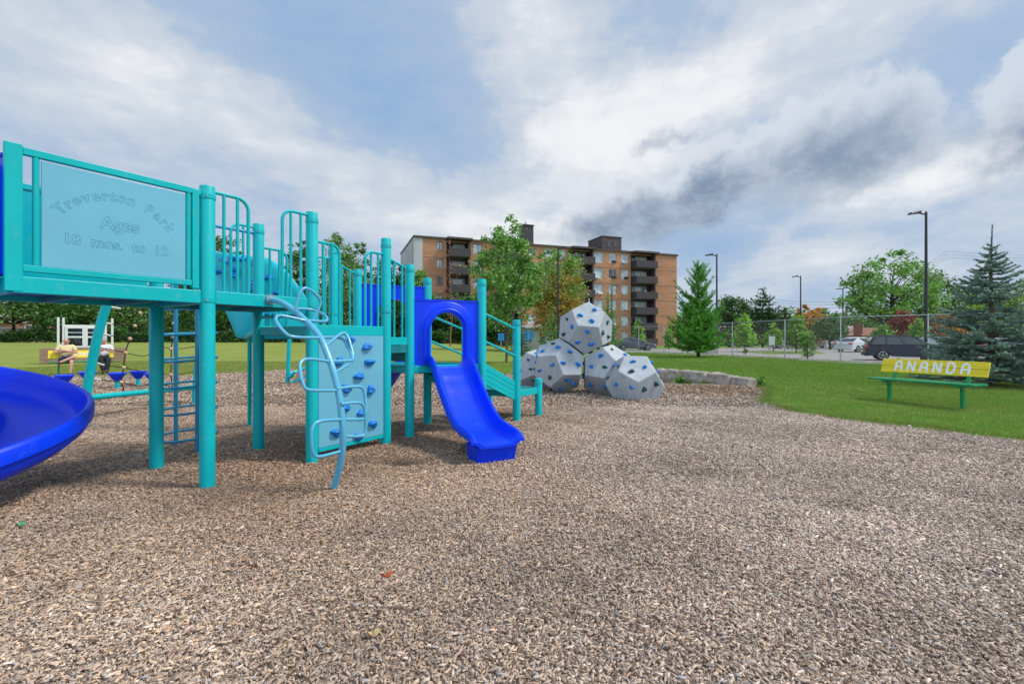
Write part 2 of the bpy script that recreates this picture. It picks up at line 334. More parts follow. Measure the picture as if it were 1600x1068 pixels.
def make_chips():
    def zone(d0, d1, dens, scale, full):
        A = 1.3*(d1*d1-d0*d0); n = int(A*dens); d = np.sqrt(RNG.uniform(d0*d0, d1*d1, n)); x = RNG.uniform(-1.3, 1.3, n)*d
        s = sdist(x, d)+wob(x, d)*.5; k = s > RNG.uniform(-.10, .06, n)-.30*RNG.random(n)**6; x, y = x[k], d[k]; n = len(x)
        L_ = RNG.gamma(4, .0045, n).clip(.007, .06)*scale; W = (L_*RNG.uniform(.16, .46, n)).clip(.003, .014*scale); T = RNG.uniform(.0015, .004, n)*scale
        yaw = RNG.uniform(0, 2*PI, n); pit = RNG.normal(0, .3, n); rol = RNG.normal(0, .42, n); z = hm(x, y)+RNG.uniform(.0, .016, n)*scale
        cy, sy, cp, sp, cr, sr = np.cos(yaw), np.sin(yaw), np.cos(pit), np.sin(pit), np.cos(rol), np.sin(rol)
        ax = np.stack([cy*cp, sy*cp, sp], 1); lat = np.stack([-sy, cy, 0*cy], 1); nm = np.cross(ax, lat); lat2 = lat*cr[:, None]+nm*sr[:, None]; nm2 = np.cross(ax, lat2)
        c = np.stack([x, y, z], 1); sk = RNG.uniform(.5, 1.1, (n, 4))
        corners = [(-1, -1), (1, -1), (1, 1), (-1, 1)]
        top = [c+ax*(a*L_*.5*(sk[:, i] if b > 0 else 1))[:, None]+lat2*(b*W*.5*sk[:, i])[:, None]+nm2*T[:, None] for i, (a, b) in enumerate(corners)]
        # colour: weathered greys, tans, some dark brown and a few pale
        r = RNG.random(n); pal = np.array([(.52, .43, .35), (.40, .33, .275), (.28, .22, .175), (.60, .48, .36), (.15, .10, .07), (.72, .64, .56), (.36, .37, .38), (.44, .30, .19)])
        idx = np.searchsorted(np.cumsum([.24, .24, .17, .12, .10, .05, .05]), r); col = pal[idx]*RNG.uniform(.75, 1.22, (n, 1))
        soil = np.clip(.5+.5*np.sin(x*.9+1.2)*np.sin(y*.8)+.35*np.sin(x*2.3+y*1.7)+RNG.normal(0, .25, n)-.15, 0, 1)
        play = np.exp(-((x+1.8)**2/5+(y-5.6)**2/7)); play = np.maximum(play, .62*sstep(1.2, -1.6, x+.25*np.sin(y*2.2)-.35*(y-3))*sstep(2.0, 3.4, y+.3*np.sin(x*1.9))*sstep(12, 8, y)*(.75+.25*np.sin(x*2.7+y)*np.sin(y*3.1))); play = np.maximum(play, .8*np.exp(-((x-5.1)**2/2.2+(y-12.2)**2/1.4)))  # browner chips around the structure, deck shade also painted into this colour mask
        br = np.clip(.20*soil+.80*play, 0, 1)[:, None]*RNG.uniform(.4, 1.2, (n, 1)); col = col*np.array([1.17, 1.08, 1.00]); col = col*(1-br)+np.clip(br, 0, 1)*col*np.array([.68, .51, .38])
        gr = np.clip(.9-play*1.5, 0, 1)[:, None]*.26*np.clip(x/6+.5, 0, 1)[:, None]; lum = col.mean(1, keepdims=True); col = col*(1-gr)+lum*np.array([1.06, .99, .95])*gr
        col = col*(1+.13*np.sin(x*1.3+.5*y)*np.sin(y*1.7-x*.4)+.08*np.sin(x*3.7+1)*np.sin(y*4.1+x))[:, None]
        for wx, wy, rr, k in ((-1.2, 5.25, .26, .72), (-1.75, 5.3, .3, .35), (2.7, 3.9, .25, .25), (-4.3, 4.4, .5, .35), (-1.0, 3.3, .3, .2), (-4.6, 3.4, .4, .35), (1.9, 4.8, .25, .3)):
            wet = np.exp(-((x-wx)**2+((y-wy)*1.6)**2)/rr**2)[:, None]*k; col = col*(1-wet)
        if full:
            bot = [t-nm2*(2*T)[:, None] for t in top]; V = np.stack(top+bot, 1).reshape(-1, 3); b0 = (np.arange(n)*8)[:, None]
            F = np.stack([b0+np.array(q) for q in ((0, 1, 2, 3), (0, 4, 5, 1), (1, 5, 6, 2), (2, 6, 7, 3), (3, 7, 4, 0))], 1).reshape(-1, 4); col = np.repeat(col, 5, 0)
        else:
            bot = [t-nm2*(2*T)[:, None]-np.array([0, 0, .01]) for t in top[:2]]; V = np.stack(top+bot, 1).reshape(-1, 3); b0 = (np.arange(n)*6)[:, None]
            F = np.stack([b0+np.array(q) for q in ((0, 1, 2, 3), (0, 4, 5, 1))], 1).reshape(-1, 4); col = np.repeat(col, 2, 0)
        return V, F, col
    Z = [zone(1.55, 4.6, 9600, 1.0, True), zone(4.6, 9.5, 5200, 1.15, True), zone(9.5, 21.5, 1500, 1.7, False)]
    Vs, Fs, Cs, o = [], [], [], 0
    for V, F, c in Z: Vs.append(V); Fs.append(F+o); Cs.append(c); o += len(V)
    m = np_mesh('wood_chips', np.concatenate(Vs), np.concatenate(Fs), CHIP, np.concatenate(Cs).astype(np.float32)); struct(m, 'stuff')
make_chips()

def make_grass():
    Vs, Fs, Cs, o = [], [], [], 0
    def zone(x0, x1, d0, d1, dens, h, w, lim):
        nonlocal o
        n = int((x1-x0)*(d1-d0)*dens); x = RNG.uniform(x0, x1, n); y = RNG.uniform(d0, d1, n)
        fx = np.interp(y, [19.4, 22.2, 24.9, 27.6, 32.2, 37.3, 46.2], [25.6, 23.8, 21.7, 19.0, 18.4, 17.2, 14.7]); k = (x < fx+.15) & (np.abs(x/y) < 1.3) & (sdist(x, y)+wob(x, y)*.5 < RNG.uniform(-.08, .12, n)+.25*RNG.random(n)**5); x, y = x[k], y[k]
        s = -sdist(x, y); n = len(x)
        thin = (np.sin(x*3.1+y*2)*np.sin(y*2.7-x)+RNG.normal(0, .5, n)) > -.9-.6*np.clip(s, 0, 1); x, y, s = x[thin], y[thin], s[thin]; n = len(x)
        H = h*RNG.gamma(6, 1/6, n)*(1+.9*np.exp(-(s/.12)**2)); yaw = RNG.uniform(0, 2*PI, n); W = w*RNG.uniform(.7, 1.3, n)
        dx, dy = np.cos(yaw), np.sin(yaw); lean = RNG.uniform(.1, .9, n)*H; la = RNG.uniform(0, 2*PI, n)
        z = gz(x, y)+.02+.012*np.sin(x*1.3)*np.sin(y*1.1)
        a = np.stack([x-dx*W/2, y-dy*W/2, z], 1); b = np.stack([x+dx*W/2, y+dy*W/2, z], 1); c = np.stack([x+np.cos(la)*lean, y+np.sin(la)*lean, z+H], 1)
        V = np.stack([a, b, c], 1).reshape(-1, 3); F = np.arange(3*n).reshape(-1, 3)+o; o += 3*n
        t = RNG.random((n, 1)); patch = np.clip(.35+.4*np.sin(x*.7+2)*np.sin(y*.5+x*.3)+.35*np.sin(x*1.9+y)*np.sin(y*2.3-x*.8)+.25*np.sin(x*4.1-y*2)*np.sin(y*5.3+x)+RNG.normal(0, .18, n), 0, 1)[:, None]
        under = np.exp(-((x-13.2)**2+(y-13.4)**2)/3.2)[:, None]+.7*np.exp(-((x-8.1)**2/.3+(y-9.2)**2/1.0))[:, None]
        g = np.array([.10, .23, .02])*(1-t)+np.array([.24, .38, .06])*t; dr = np.array([.30, .29, .09])
        left = sstep(3, -4, x)[:, None]; kd = np.clip(patch*.40+under*.6+left*.6+.5*np.exp(-(s/.45)**2)[:, None]*RNG.random((n, 1)), 0, .9)*RNG.uniform(.5, 1.1, (n, 1))
        Vs.append(V); Fs.append(F); Cs.append(g*(1-kd)+dr*kd)
    zone(4.5, 12.5, 5, 11, 5200, .035, .006, 0); zone(3.5, 17, 11, 17, 2600, .04, .009, 0); zone(.5, 24, 17, 27, 800, .05, .016, 0)
    zone(-22, 1, 16.2, 27, 500, .045, .018, 0); zone(8, 22, 27, 46, 160, .07, .035, 0)
    m = np_mesh('grass', np.concatenate(Vs), np.concatenate(Fs), BLADE, np.concatenate(Cs).astype(np.float32)); struct(m, 'stuff')
make_grass()
ASPH = mat('worn_asphalt', (.30, .28, .265), .9, var=.15, vscale=1.2, bump=.3, bscale=50)
def flat(name, pix, z, m, thick=.04):
    mb = MB(); mb.prism([(p.x, p.y, z) for p in (gpt(*q) for q in pix)], (0, 0, -thick)); return struct(mb.build(name, m))
flat('parking_lot', [(1700, 587), (1600, 577), (1310, 568), (1225, 562), (1140, 558), (1035, 553.5), (960, 550.5), (940, 546.5), (1130, 544.3), (1300, 540), (1500, 540), (1900, 545)], .055, ASPH)
flat('grass_island', [(1150, 549), (1275, 548.5), (1292, 553.5), (1200, 554.5)], .065, MATS.get('x') or mat('island_grass', (.13, .2, .03), .95, var=.4, vscale=2), .03)
flat('road', [(200, 533.2), (2600, 536.2), (2600, 534.5), (200, 531.6)], .05, ASPH)

# ================================================================ PLAY STRUCTURE
U = Vector((.543, .840, 0)).normalized(); VV = Vector((-.840, .543, 0)).normalized(); A0 = Vector((-2.782, 4.36, 0)); S = 1.067
def P(a, b, z=0): return A0+U*a+VV*b+Vector((0, 0, z))
D_ = P(2*S, 0); E_ = P(2*S+.42, 0); F_ = E_+Vector((.955, .47, 0)); G_ = F_+VV*S; E2 = E_+VV*S
K_ = F_+U*.95; L_ = G_+U*.95; M_ = K_+U*.72; N_ = L_+U*.72
def z3(v, z): return Vector((v.x, v.y, z))
PS = thing('play_structure', 'turquoise playground structure with raised decks, blue slides and a pale blue engraved panel', 'play structure', A0)
def pb(mb, name, m, **k): return mb.build(name, m, k.pop('parent', PS), world=True, **k)
def post(p, top, r=.0635):
    mb = MB(); mb.lathe([(r, -.1), (r, top-.012), (r*.93, top-.003), (r*.6, top)], (p.x, p.y, 0), 28)
    o = pb(mb, 'post', TEAL, smooth=50)
    for zc in ([top-.10, 1.70] if top > 2.5 else [top-.08]):
        cl_ = MB(); cl_.lathe([(r+.001, -.022), (r+.005, -.020), (r+.005, .020), (r+.001, .022)], (p.x, p.y, zc), 24); c_ = pb(cl_, 'collar', TEAL, parent=o, smooth=40)
        for a in (-1.0, -2.1): bt = MB(); d = Vector((math.cos(a), math.sin(a), 0)); bt.tube([Vector((p.x, p.y, zc))+d*(r+.003), Vector((p.x, p.y, zc))+d*(r+.010)], .008, 8); pb(bt, 'bolt', STEEL, parent=o)
    return o
for p, t in ((P(0, 0), 2.74), (P(0, S), 2.74), (P(S, 0), 2.74), (P(S, S), 2.75), (D_, 2.64), (P(2*S, S), 2.66), (E_, 2.36), (E2, 2.38), (F_, 2.22), (G_, 2.31), (K_, 1.66), (L_, 1.70), (M_, .66), (N_, .66)):
    post(p, t)
def edge_beam(a, b, zt, h=.12, w=.045, inset=.0):
    t = (b-a).normalized(); a = a+t*.062; b = b-t*.062
    mb = MB(); mb.beam(z3(a, zt-h/2), z3(b, zt-h/2), w, h); return pb(mb, 'deck_beam', TEAL, bevel=.006)
def deck(poly, zt, h=.05):
    c = sum((Vector(p) for p in poly), Vector((0, 0, 0)))/len(poly)
    mb = MB(); mb.prism([z3(c+(Vector(p)-c)*.955, zt) for p in poly], (0, 0, -h)); d = pb(mb, 'deck', DECK, bevel=.004)
    a, b, c2, e = [Vector(p) for p in poly]; rib = MB()       # stiffening ribs below
    for f in (.3, .7): rib.beam(z3(a.lerp(b, f).lerp(e.lerp(c2, f), .06), zt-h-.025), z3(e.lerp(c2, f).lerp(a.lerp(b, f), .06), zt-h-.025), .05, .045)
    pb(rib, 'deck_rib', DECK, parent=d); return d
# decks: cantilever bay behind the sign, upper deck, lower decks, entry deck, transfer platform
XL = -1.25
deck([P(XL+.02, 0), P(0, 0), P(0, S), P(XL+.02, S)], 1.765); deck([P(0, 0), P(S, 0), P(S, S), P(0, S)], 1.765)
deck([P(S, 0), D_, P(2*S, S), P(S, S)], 1.48); deck([D_, E_, E2, P(2*S, S)], 1.35); deck([E_, F_, G_, E2], .955); deck([K_, M_, N_, L_], .485)
for a, b, zt in ((P(0, 0), P(S, 0), 1.79), (P(0, S), P(S, S), 1.79), (P(0, 0), P(0, S), 1.79), (P(S, 0), P(S, S), 1.79), (P(S, 0), D_, 1.505), (P(S, S), P(2*S, S), 1.505), (D_, P(2*S, S), 1.505),
                 (D_, E_, 1.37), (P(2*S, S), E2, 1.37), (E_, F_, .985), (F_, G_, .985), (G_, E2, .985), (E_, E2, .985), (K_, M_, .50), (L_, N_, .50), (M_, N_, .50), (K_, L_, .50)):
    edge_beam(a, b, zt, .12 if zt > 1.4 else .105)
def lerpbeam(a, b, zt, h, w=.045, name='deck_beam', m=None):
    mb = MB(); mb.beam(z3(a, zt-h/2), z3(b, zt-h/2), w, h); return pb(mb, name, m or TEAL, bevel=.005)
lerpbeam(P(XL, 0), P(-.062, 0), 1.785, .115); lerpbeam(P(XL, S), P(-.062, S), 1.785, .115); lerpbeam(P(XL, .03), P(XL, S-.03), 1.785, .115)
lerpbeam(P(S, .07), P(S, S-.07), 1.49, .10); lerpbeam(P(S, .07)-U*.015, P(S, S-.07)-U*.015, 1.625, .035)
for a, b, zt, h in ((D_, E_, 1.262, .10), (E_, E2, 1.24, .20)):
    t = (b-a).normalized()*.065; lerpbeam(a+t-VV*0, b-t, zt, h, .03, 'riser', DECK)
# ---- sign panel bay
fr = MB()
fr.beam(P(XL, 0, 1.68), P(XL, 0, 2.705), .05, .09, up=(U.x, U.y, 0)); pb(fr, 'corner_plate', TEAL, bevel=.004)
fr = MB(); fr.beam(P(XL, S, 1.68), P(XL, S, 2.705), .05, .09, up=(U.x, U.y, 0)); pb(fr, 'corner_plate', TEAL, bevel=.004)
fr = MB(); fr.beam(P(-.105, 0, 1.80), P(-.105, 0, 2.68), .05, .055, up=(U.x, U.y, 0)); pb(fr, 'corner_plate', TEAL, bevel=.004)
fr = MB(); fr.beam(P(XL+.046, 0, 2.665), P(-.06, 0, 2.665), .045, .05); fr.beam(P(XL+.046, 0, 1.845), P(-.135, 0, 1.845), .045, .045)
fr.tube([P(-1.135, 0, 1.868), P(-1.135, 0, 2.64)], .020, 14); fr.tube([P(-.158, 0, 1.868), P(-.158, 0, 2.64)], .020, 14)
pb(fr, 'sign_frame', TEAL, bevel=.003)
sg = MB(); cN = -VV                                              # outward normal of the sign face
sg.beam(P(-1.108, 0, 2.247), P(-.182, 0, 2.247), .019, .755); sign = pb(sg, 'sign_panel', PALE, bevel=.004)
def text_mesh(s, size, outline=True, off=.0, ext=0):
    c = bpy.data.curves.new('txt', 'FONT'); c.body = s; c.size = size; c.align_x = 'CENTER'; c.resolution_u = 3; c.offset = off
    if outline: c.fill_mode = 'NONE'; c.bevel_depth = .0016; c.bevel_resolution = 0
    else: c.extrude = ext
    o = bpy.data.objects.new('txt', c); COL.objects.link(o); dg = bpy.context.evaluated_depsgraph_get()
    me = bpy.data.meshes.new_from_object(o.evaluated_get(dg)); vs = [v.co.copy() for v in me.vertices]; fs = [tuple(p.vertices) for p in me.polygons]
    bpy.data.objects.remove(o); bpy.data.meshes.remove(me); bpy.data.curves.remove(c); return vs, fs
lt = MB(); SO = P(-1.108, -.0095, 1.87)                          # lower left corner of the face
def put(vs, fs, x, z, rot, out=.0005):
    c, s = math.cos(rot), math.sin(rot)
    lt.add([SO+U*(x+v.x*c-v.y*s)+Vector((0, 0, z+v.x*s+v.y*c))+cN*(out+v.z) for v in vs], fs)
word = 'Treverton Park'; th = R(56); wid = [1.05, .8, .95, .95, .95, .75, .7, .95, 1., .75, 1.15, 1., .75, .95]; tot = sum(wid); acc = 0
for ch, wd in zip(word, wid):
    a = th-(acc+wd/2)/tot*2*th; acc += wd
    if ch != ' ': put(*text_mesh(ch, .105, off=.0022), .449-math.sin(a)*.415, .155+math.cos(a)*.415, a)
put(*text_mesh('Ages', .13, off=.003), .462, .345, 0)
put(*text_mesh('18  mos.  to  12', .105, off=.003), .452, .19, 0)
pb(lt, 'engraved_lettering', ENGR, parent=sign, fix=False)
bk = MB(); bk.beam(P(XL+.05, S, 2.23), P(-.08, S, 2.23), .02, .80); pb(bk, 'back_panel', TEAL, bevel=.004)
bk = MB(); bk.beam(P(XL+.05, S, 2.66), P(-.062, S, 2.66), .045, .05); pb(bk, 'back_rail', TEAL, bevel=.004)
# ---- railings
def rail(a, b, zt, zb, n, r=.0165, rc=.11, ztb=None):            # from post a to free end b with rounded corner
    ztb = zt if ztb is None else ztb; t = (b-a).normalized(); Ln = (b-a).length; mb = MB(); pts = [z3(a, zt)]
    for k in range(0, 7):
        q = k/6*PI/2; s = Ln-rc+rc*math.sin(q); pts.append(z3(a+t*s, zt-rc+rc*math.cos(q)))
    pts.append(z3(b, zb)); mb.tube(pts, r, 12)
    for k in range(1, n+1):
        s = Ln*k/(n+1)+.02; mb.tube([z3(a+t*s, zt), z3(a+t*s, zb)], r*.9, 10)
    return pb(mb, 'railing', TEAL, smooth=50)
rail(P(0, 0), P(.372, 0), 2.70, 1.78, 2); rail(P(S, 0), P(.723, 0), 2.70, 1.78, 2)
rail(P(0, S), P(.36, S), 2.70, 1.78, 2); rail(P(S, S), P(.741, S), 2.70, 1.78, 1)
rail(P(S, 0), P(S+.36, 0), 2.43, 1.5, 2); rail(D_, P(2*S-.335, 0), 2.43, 1.5, 2)
rail(P(S, S), P(S+.37, S), 2.47, 1.5, 2); rail(P(2*S, S), P(2*S-.34, S), 2.47, 1.5, 2)
def slope_rail(a, b, za, zb_, bot, n):
    mb = MB(); mb.tube([z3(a, za), z3(b, zb_)], .0165, 12); t = (b-a)
    for k in range(1, n+1):
        f = k/(n+1); mb.tube([z3(a+t*f, za+(zb_-za)*f), z3(a+t*f, bot)], .015, 10)
    return pb(mb, 'railing', TEAL, smooth=50)
slope_rail(D_, E_, 2.40, 2.28, 1.36, 2); slope_rail(P(2*S, S), E2, 2.44, 2.29, 1.36, 2)
for a, b in ((F_, K_), (G_, L_)):
    mb = MB(); mb.tube([z3(a, 1.735), z3(b, 1.496)], .019, 12); mb.tube([z3(a, 1.33), z3(b, 1.06)], .019, 12); pb(mb, 'handrail', TEAL, smooth=50)
# ---- stairs to the transfer platform
for a, b in ((F_, K_), (G_, L_)):
    t = (b-a).normalized(); a2, b2 = a+t*.06, b-t*.06; mb = MB(); w = (F_-G_).normalized()*(.02 if a is F_ else -.02)
    poly = [z3(a2, .99), z3(b2, .665), z3(b2, .36), z3(a2, .68)]; mb.prism([p-w for p in poly], w*1.6); o = pb(mb, 'stringer', TEAL, bevel=.004)
    gr = MB()
    for f in (.25, .5, .75):
        p0 = poly[0].lerp(poly[3], f)+w*.62; p1 = poly[1].lerp(poly[2], f)+w*.62; gr.beam(p0, p1, .007, .012)
    pb(gr, 'ridge', TEAL, parent=o)
for k in range(3):
    f0, f1 = k/3+.04, (k+1)/3+.02; z = .98-.12*(k+1); a, b = F_.lerp(K_, f0), F_.lerp(K_, f1); c, d = G_.lerp(L_, f0), G_.lerp(L_, f1)
    q = (G_-F_)*.035; mb = MB(); mb.prism([z3(a+q, z), z3(b+q, z), z3(d-q, z), z3(c-q, z)], (0, 0, -.035)); pb(mb, 'step', DECK, bevel=.003)
lerpbeam(F_.lerp(G_, .05), F_.lerp(G_, .95), .86, .09, .03, 'riser', DECK)
# ---- moulded hood panels
def hood(a, b, zb, zt, hw, zc, name='slide_hood', out=None, parent=None):
    t = (b-a).normalized(); n = out.normalized(); Ln = (b-a).length/2-.05; c = (a+b)/2
    pts = [((-hw, zb+(zc-zb)*k/8), (-1, 0)) for k in range(9)]
    for k in range(1, 24):
        q = PI-PI*k/24; pts.append(((hw*math.cos(q), zc+hw*math.sin(q)), (math.cos(q), math.sin(q))))
    pts += [((hw, zc-(zc-zb)*k/8), (1, 0)) for k in range(9)]
    prof = [(0, -.05), (-.004, .0), (0, .05), (.012, .075), (.035, .08), (.05, .062), (.062, .055), (.085, .057), (.098, .045), (.11, .032), (.14, .028), (.152, .018), (.17, .012)]
    prof = [(o*min(1, (Ln-hw)/.22), d) for o, d in prof]
    rows = []
    for (x, z), (nx, nz) in pts:
        row = [c+t*(x+nx*o)+n*d+Vector((0, 0, z+nz*o)) for o, d in prof]
        # outer rectangle
        if nz < 1e-6 and nz > -1e-6: X, Z = math.copysign(Ln, nx), z
        else:
            k1 = Ln/abs(nx) if abs(nx) > 1e-6 else 1e9; k2 = (zt-zc)/nz; kk = min(k1, k2); X, Z = nx*kk, zc+nz*kk
            if abs(k1-k2) < .06*k1: X, Z = math.copysign(Ln, nx), zt
        row += [c+t*X+n*.012+Vector((0, 0, Z)), c+t*X-n*.03+Vector((0, 0, Z)), c+t*(x+nx*.01)-n*.03+Vector((0, 0, z+nz*.01)), row[0]]
        rows.append(row)
    mb = MB(); mb.grid(rows)
    ed = MB()
    for sgn in (-1, 1): ed.beam(z3(c+t*(sgn*(Ln+.004))-n*.01, zb), z3(c+t*(sgn*(Ln+.004))-n*.01, zt+.008), .06, .022, up=(n.x, n.y, 0))
    ed.beam(z3(c-t*Ln-n*.01, zt+.006), z3(c+t*Ln-n*.01, zt+.006), .06, .02)
    mb.add(ed.v, ed.f); return pb(mb, name, BLUE, parent=parent or PS, smooth=35)
dS = Vector((.441, -.897, 0)); eS = Vector((.897, .441, 0))
# ---- straight slide
def trough(centers, lats, hts, hw=.30, inner=.235, th=.03, name='slide', mb=None):
    """centers: path of floor centre; lats: lateral unit vectors; hts: wall heights (left, right)"""
    rows = []
    for i, c in enumerate(centers):
        t = (centers[min(i+1, len(centers)-1)]-centers[max(i-1, 0)]).normalized(); l = lats[i]; n = l.cross(t); n = n if n.z > 0 else -n; n.normalize()
        hl, hr = hts[i]
        sec = [(-hw-.012, hl*.45), (-hw-.012, hl*.86), (-hw, hl), (-hw+.018, hl+.012), (-hw+.04, hl), (-inner-.006, hl*.55), (-inner+.01, .045), (-inner+.045, .010), (-inner+.10, 0), (-.08, -.004), (.08, -.004), (inner-.10, 0), (inner-.045, .010), (inner-.01, .045), (inner+.006, hr*.55),
               (hw-.04, hr), (hw-.018, hr+.012), (hw, hr), (hw+.012, hr*.86), (hw+.012, hr*.45), (hw-.012, hr*.42), (hw-.03, .02), (inner-.03, -th), (0, -th-.004), (-inner+.03, -th), (-hw+.03, .02), (-hw+.012, hl*.42)]
        rows.append([c+l*x+n*z for x, z in sec])
    mb = mb or MB(); mb.grid(rows, True); k = len(rows[0])
    for row in (rows[0], rows[-1]):
        b = len(mb.v); mb.v += [tuple(p) for p in row]; mb.f.append(tuple(range(b, b+k)))
    return mb
M0 = (E_+F_)/2
prof = [(-.10, .965), (.0, .965), (.10, .96), (.17, .945), (.24, .895), (.34, .80), (.55, .615), (.80, .425), (.98, .315), (1.14, .25), (1.30, .222), (1.50, .212), (1.66, .206), (1.76, .204)]
fine = []
for i in range(len(prof)-1):
    for k in range(4):
        f = k/4; p0 = prof[max(i-1, 0)]; p1, p2 = prof[i], prof[i+1]; p3 = prof[min(i+2, len(prof)-1)]
        cr = lambda a, b, c, d: .5*((2*b)+(-a+c)*f+(2*a-5*b+4*c-d)*f*f+(-a+3*b-3*c+d)*f**3)
        fine.append((p1[0]+(p2[0]-p1[0])*f, cr(p0[1], p1[1], p2[1], p3[1])))
fine.append(prof[-1])
cs = [z3(M0+dS*s, z) for s, z in fine]
def wh(s): return float(np.interp(s, [-.1, -.02, .04, .10, .25, 1.0, 1.35, 1.6, 1.70, 1.74, 1.76], [.03, .07, .14, .155, .15, .15, .135, .12, .10, .07, .045]))
mb = trough(cs, [eS]*len(cs), [(wh(s), wh(s)) for s, z in fine]); slide = pb(mb, 'slide', BLUE, smooth=40)
for sgn in (-1, 1):
    sm = MB(); sm.tube([c+eS*sgn*.3135+Vector((0, 0, wh(s_)*.62)) for c, (s_, _) in zip(cs[3:-4], fine[3:-4])], .0035, 6); pb(sm, 'mould_line', BLUE, parent=slide, smooth=60)
ft = MB(); e0 = M0+dS*1.735
rows = []
for k in range(25):                                              # fluted foot
    f = k/24; x = -.235+.47*f; q = .012*math.sin(f*PI*10)**2 if 0 < k < 24 else 0
    rows.append([e0+eS*x*1.0+dS*(.0-q)+Vector((0, 0, .185)), e0+eS*x*.9+dS*(-.035-q)+Vector((0, 0, -.01)), e0+eS*x*.9-dS*.34+Vector((0, 0, -.01)), e0+eS*x-dS*.36+Vector((0, 0, .185))])
ft.grid(rows, True); b = len(ft.v)
for r_ in (rows[0], rows[-1]): n0 = len(ft.v); ft.v += [tuple(p) for p in r_]; ft.f.append(tuple(range(n0, n0+4)))
pb(ft, 'slide_foot', BLUE, parent=slide, smooth=30)
hood(E_, F_, .985, 1.88, .25, 1.47, out=dS, parent=slide)
# ---- far curved slide on the other side of the entry deck
cs, ls = [], []
o0 = (E2+G_)/2
for k in range(40):
    f = k/39; ang = R(62)*f; r = 1.15; base = o0-dS*.12; cdir = -eS   # turns left (-e)
    p = base+cdir*r+(eS*math.cos(ang)*r)+(-dS)*math.sin(ang)*r; z = 1.0-.80*sstep(-.1, .8, f)
    cs.append(z3(p, float(z))); ls.append((eS*math.cos(ang)-dS*math.sin(ang)).normalized())
mb = trough(cs, ls, [(.16, .30)]*40); far = pb(mb, 'slide', BLUE, smooth=40); part(far, 'curved slide seen from behind through the posts')
hood(E2, G_, .99, 2.15, .26, 1.70, out=-dS, parent=far)
lg = MB(); lg.tube([z3(cs[26], -.1), z3(cs[26], cs[26].z)], .04, 14); pb(lg, 'slide_leg', TEAL, parent=far)
# ---- spiral slide at the left end
cc = P(-1.60, 1.41); cs, ls, hs = [], [], []
for k in range(6): cs.append(P(-1.27-.33*k/5*.9, .61, 1.76-.004*k)); ls.append(-VV); hs.append((.3, .3))
for k in range(1, 73):
    a = R(362)*k/72; rad = (-VV*math.cos(a)-U*math.sin(a)); z = 1.74-1.50*(k/72)**.99
    cs.append(z3(cc+rad*.80, max(.22, z))); ls.append(rad); hs.append((.14, .31-.10*min(1, k/50)))
for k in range(1, 7): cs.append(cs[77]-U*(.07*k)+Vector((0, 0, -.004*k))); ls.append(-VV); hs.append((.14, .20-.01*k))
mb = trough(cs, ls, hs, hw=.34, inner=.26, th=.05); sp = pb(mb, 'slide', BLUE, smooth=40); part(sp, 'spiral slide curling down at the left end')
mb = MB(); mb.lathe([(.06, -.1), (.06, 2.3), (.03, 2.33)], cc, 20); pb(mb, 'slide_column', TEAL, parent=sp, smooth=50)
mb = MB()
for kk in (24, 42, 60, 74):
    mb.beam(z3(cc, cs[kk].z-.12), z3(cc+ls[kk]*.8 if kk != 74 else cs[74], cs[kk].z-.09), .05, .05)
mb.tube([z3(cs[79], -.05), z3(cs[79], cs[79].z)], .045, 14); pb(mb, 'slide_bracket', BLACK, parent=sp)
hood(P(XL-.03, 0), P(XL-.03, S), 1.80, 2.62, .26, 2.25, out=-U, parent=sp)
wl = MB()
for b_, sg_ in ((.16, 1), (.90, -1)):
    wl = MB(); wl.prism([P(XL-.03, b_, 1.78), P(XL-.30, b_, 1.76), P(XL-.34, b_, 2.1), P(XL-.20, b_, 2.52), P(XL-.03, b_, 2.6)], VV*.03); pb(wl, 'slide_side_wall', BLUE, parent=sp, bevel=.01)
# ---- climbing wall under the lower deck
def plane_hit(px, py, o, n):
    d = Vector(((px-800)/FPX, 1, (HOR-py)/FPX)); c = Vector((0, 0, EYE)); k = (o-c).dot(n)/d.dot(n); return c+d*k
mb = MB(); mb.beam(P(S+.066, -.01, .76), P(2*S-.066, -.01, .76), .03, 1.25); wall = pb(mb, 'climbing_wall', PALE, bevel=.004)
mb = MB(); mb.beam(P(S+.066, -.01, .11), P(2*S-.066, -.01, .11), .04, .04); pb(mb, 'bottom_rail', TEAL, parent=wall, bevel=.004)
def blob_mb(c, n, size, mb, seed, up=None):
    rr = random.Random(seed); n = n.normalized(); a = n.cross(Vector((0, 0, 1)));
    if a.length < .1: a = n.cross(Vector((1, 0, 0)))
    a.normalize(); b = n.cross(a); ph = [rr.uniform(0, 6.28) for _ in range(3)]; rings = [(1.08, .0), (1.0, .22), (.78, .45), (.42, .56), (.16, .42)]
    m = 14; base = len(mb.v)
    for rad, h in rings:
        for k in range(m):
            q = 2*PI*k/m; s = 1+.22*math.sin(2*q+ph[0])+.16*math.sin(3*q+ph[1])+.08*math.sin(5*q+ph[2]); hh = h*(1+.3*math.sin(q+ph[1]))
            mb.v.append(tuple(c+(a*math.cos(q)*1.15+b*math.sin(q)*.85)*rad*s*size*.5+n*(hh*size*.8)))
    for i in range(len(rings)-1):
        for k in range(m): mb.f.append((base+i*m+k, base+i*m+(k+1) % m, base+(i+1)*m+(k+1) % m, base+(i+1)*m+k))
    mb.f.append(tuple(base+(len(rings)-1)*m+k for k in range(m))); mb.f.append(tuple(base+k for k in range(m))[::-1])
WO = P(S, -.026)
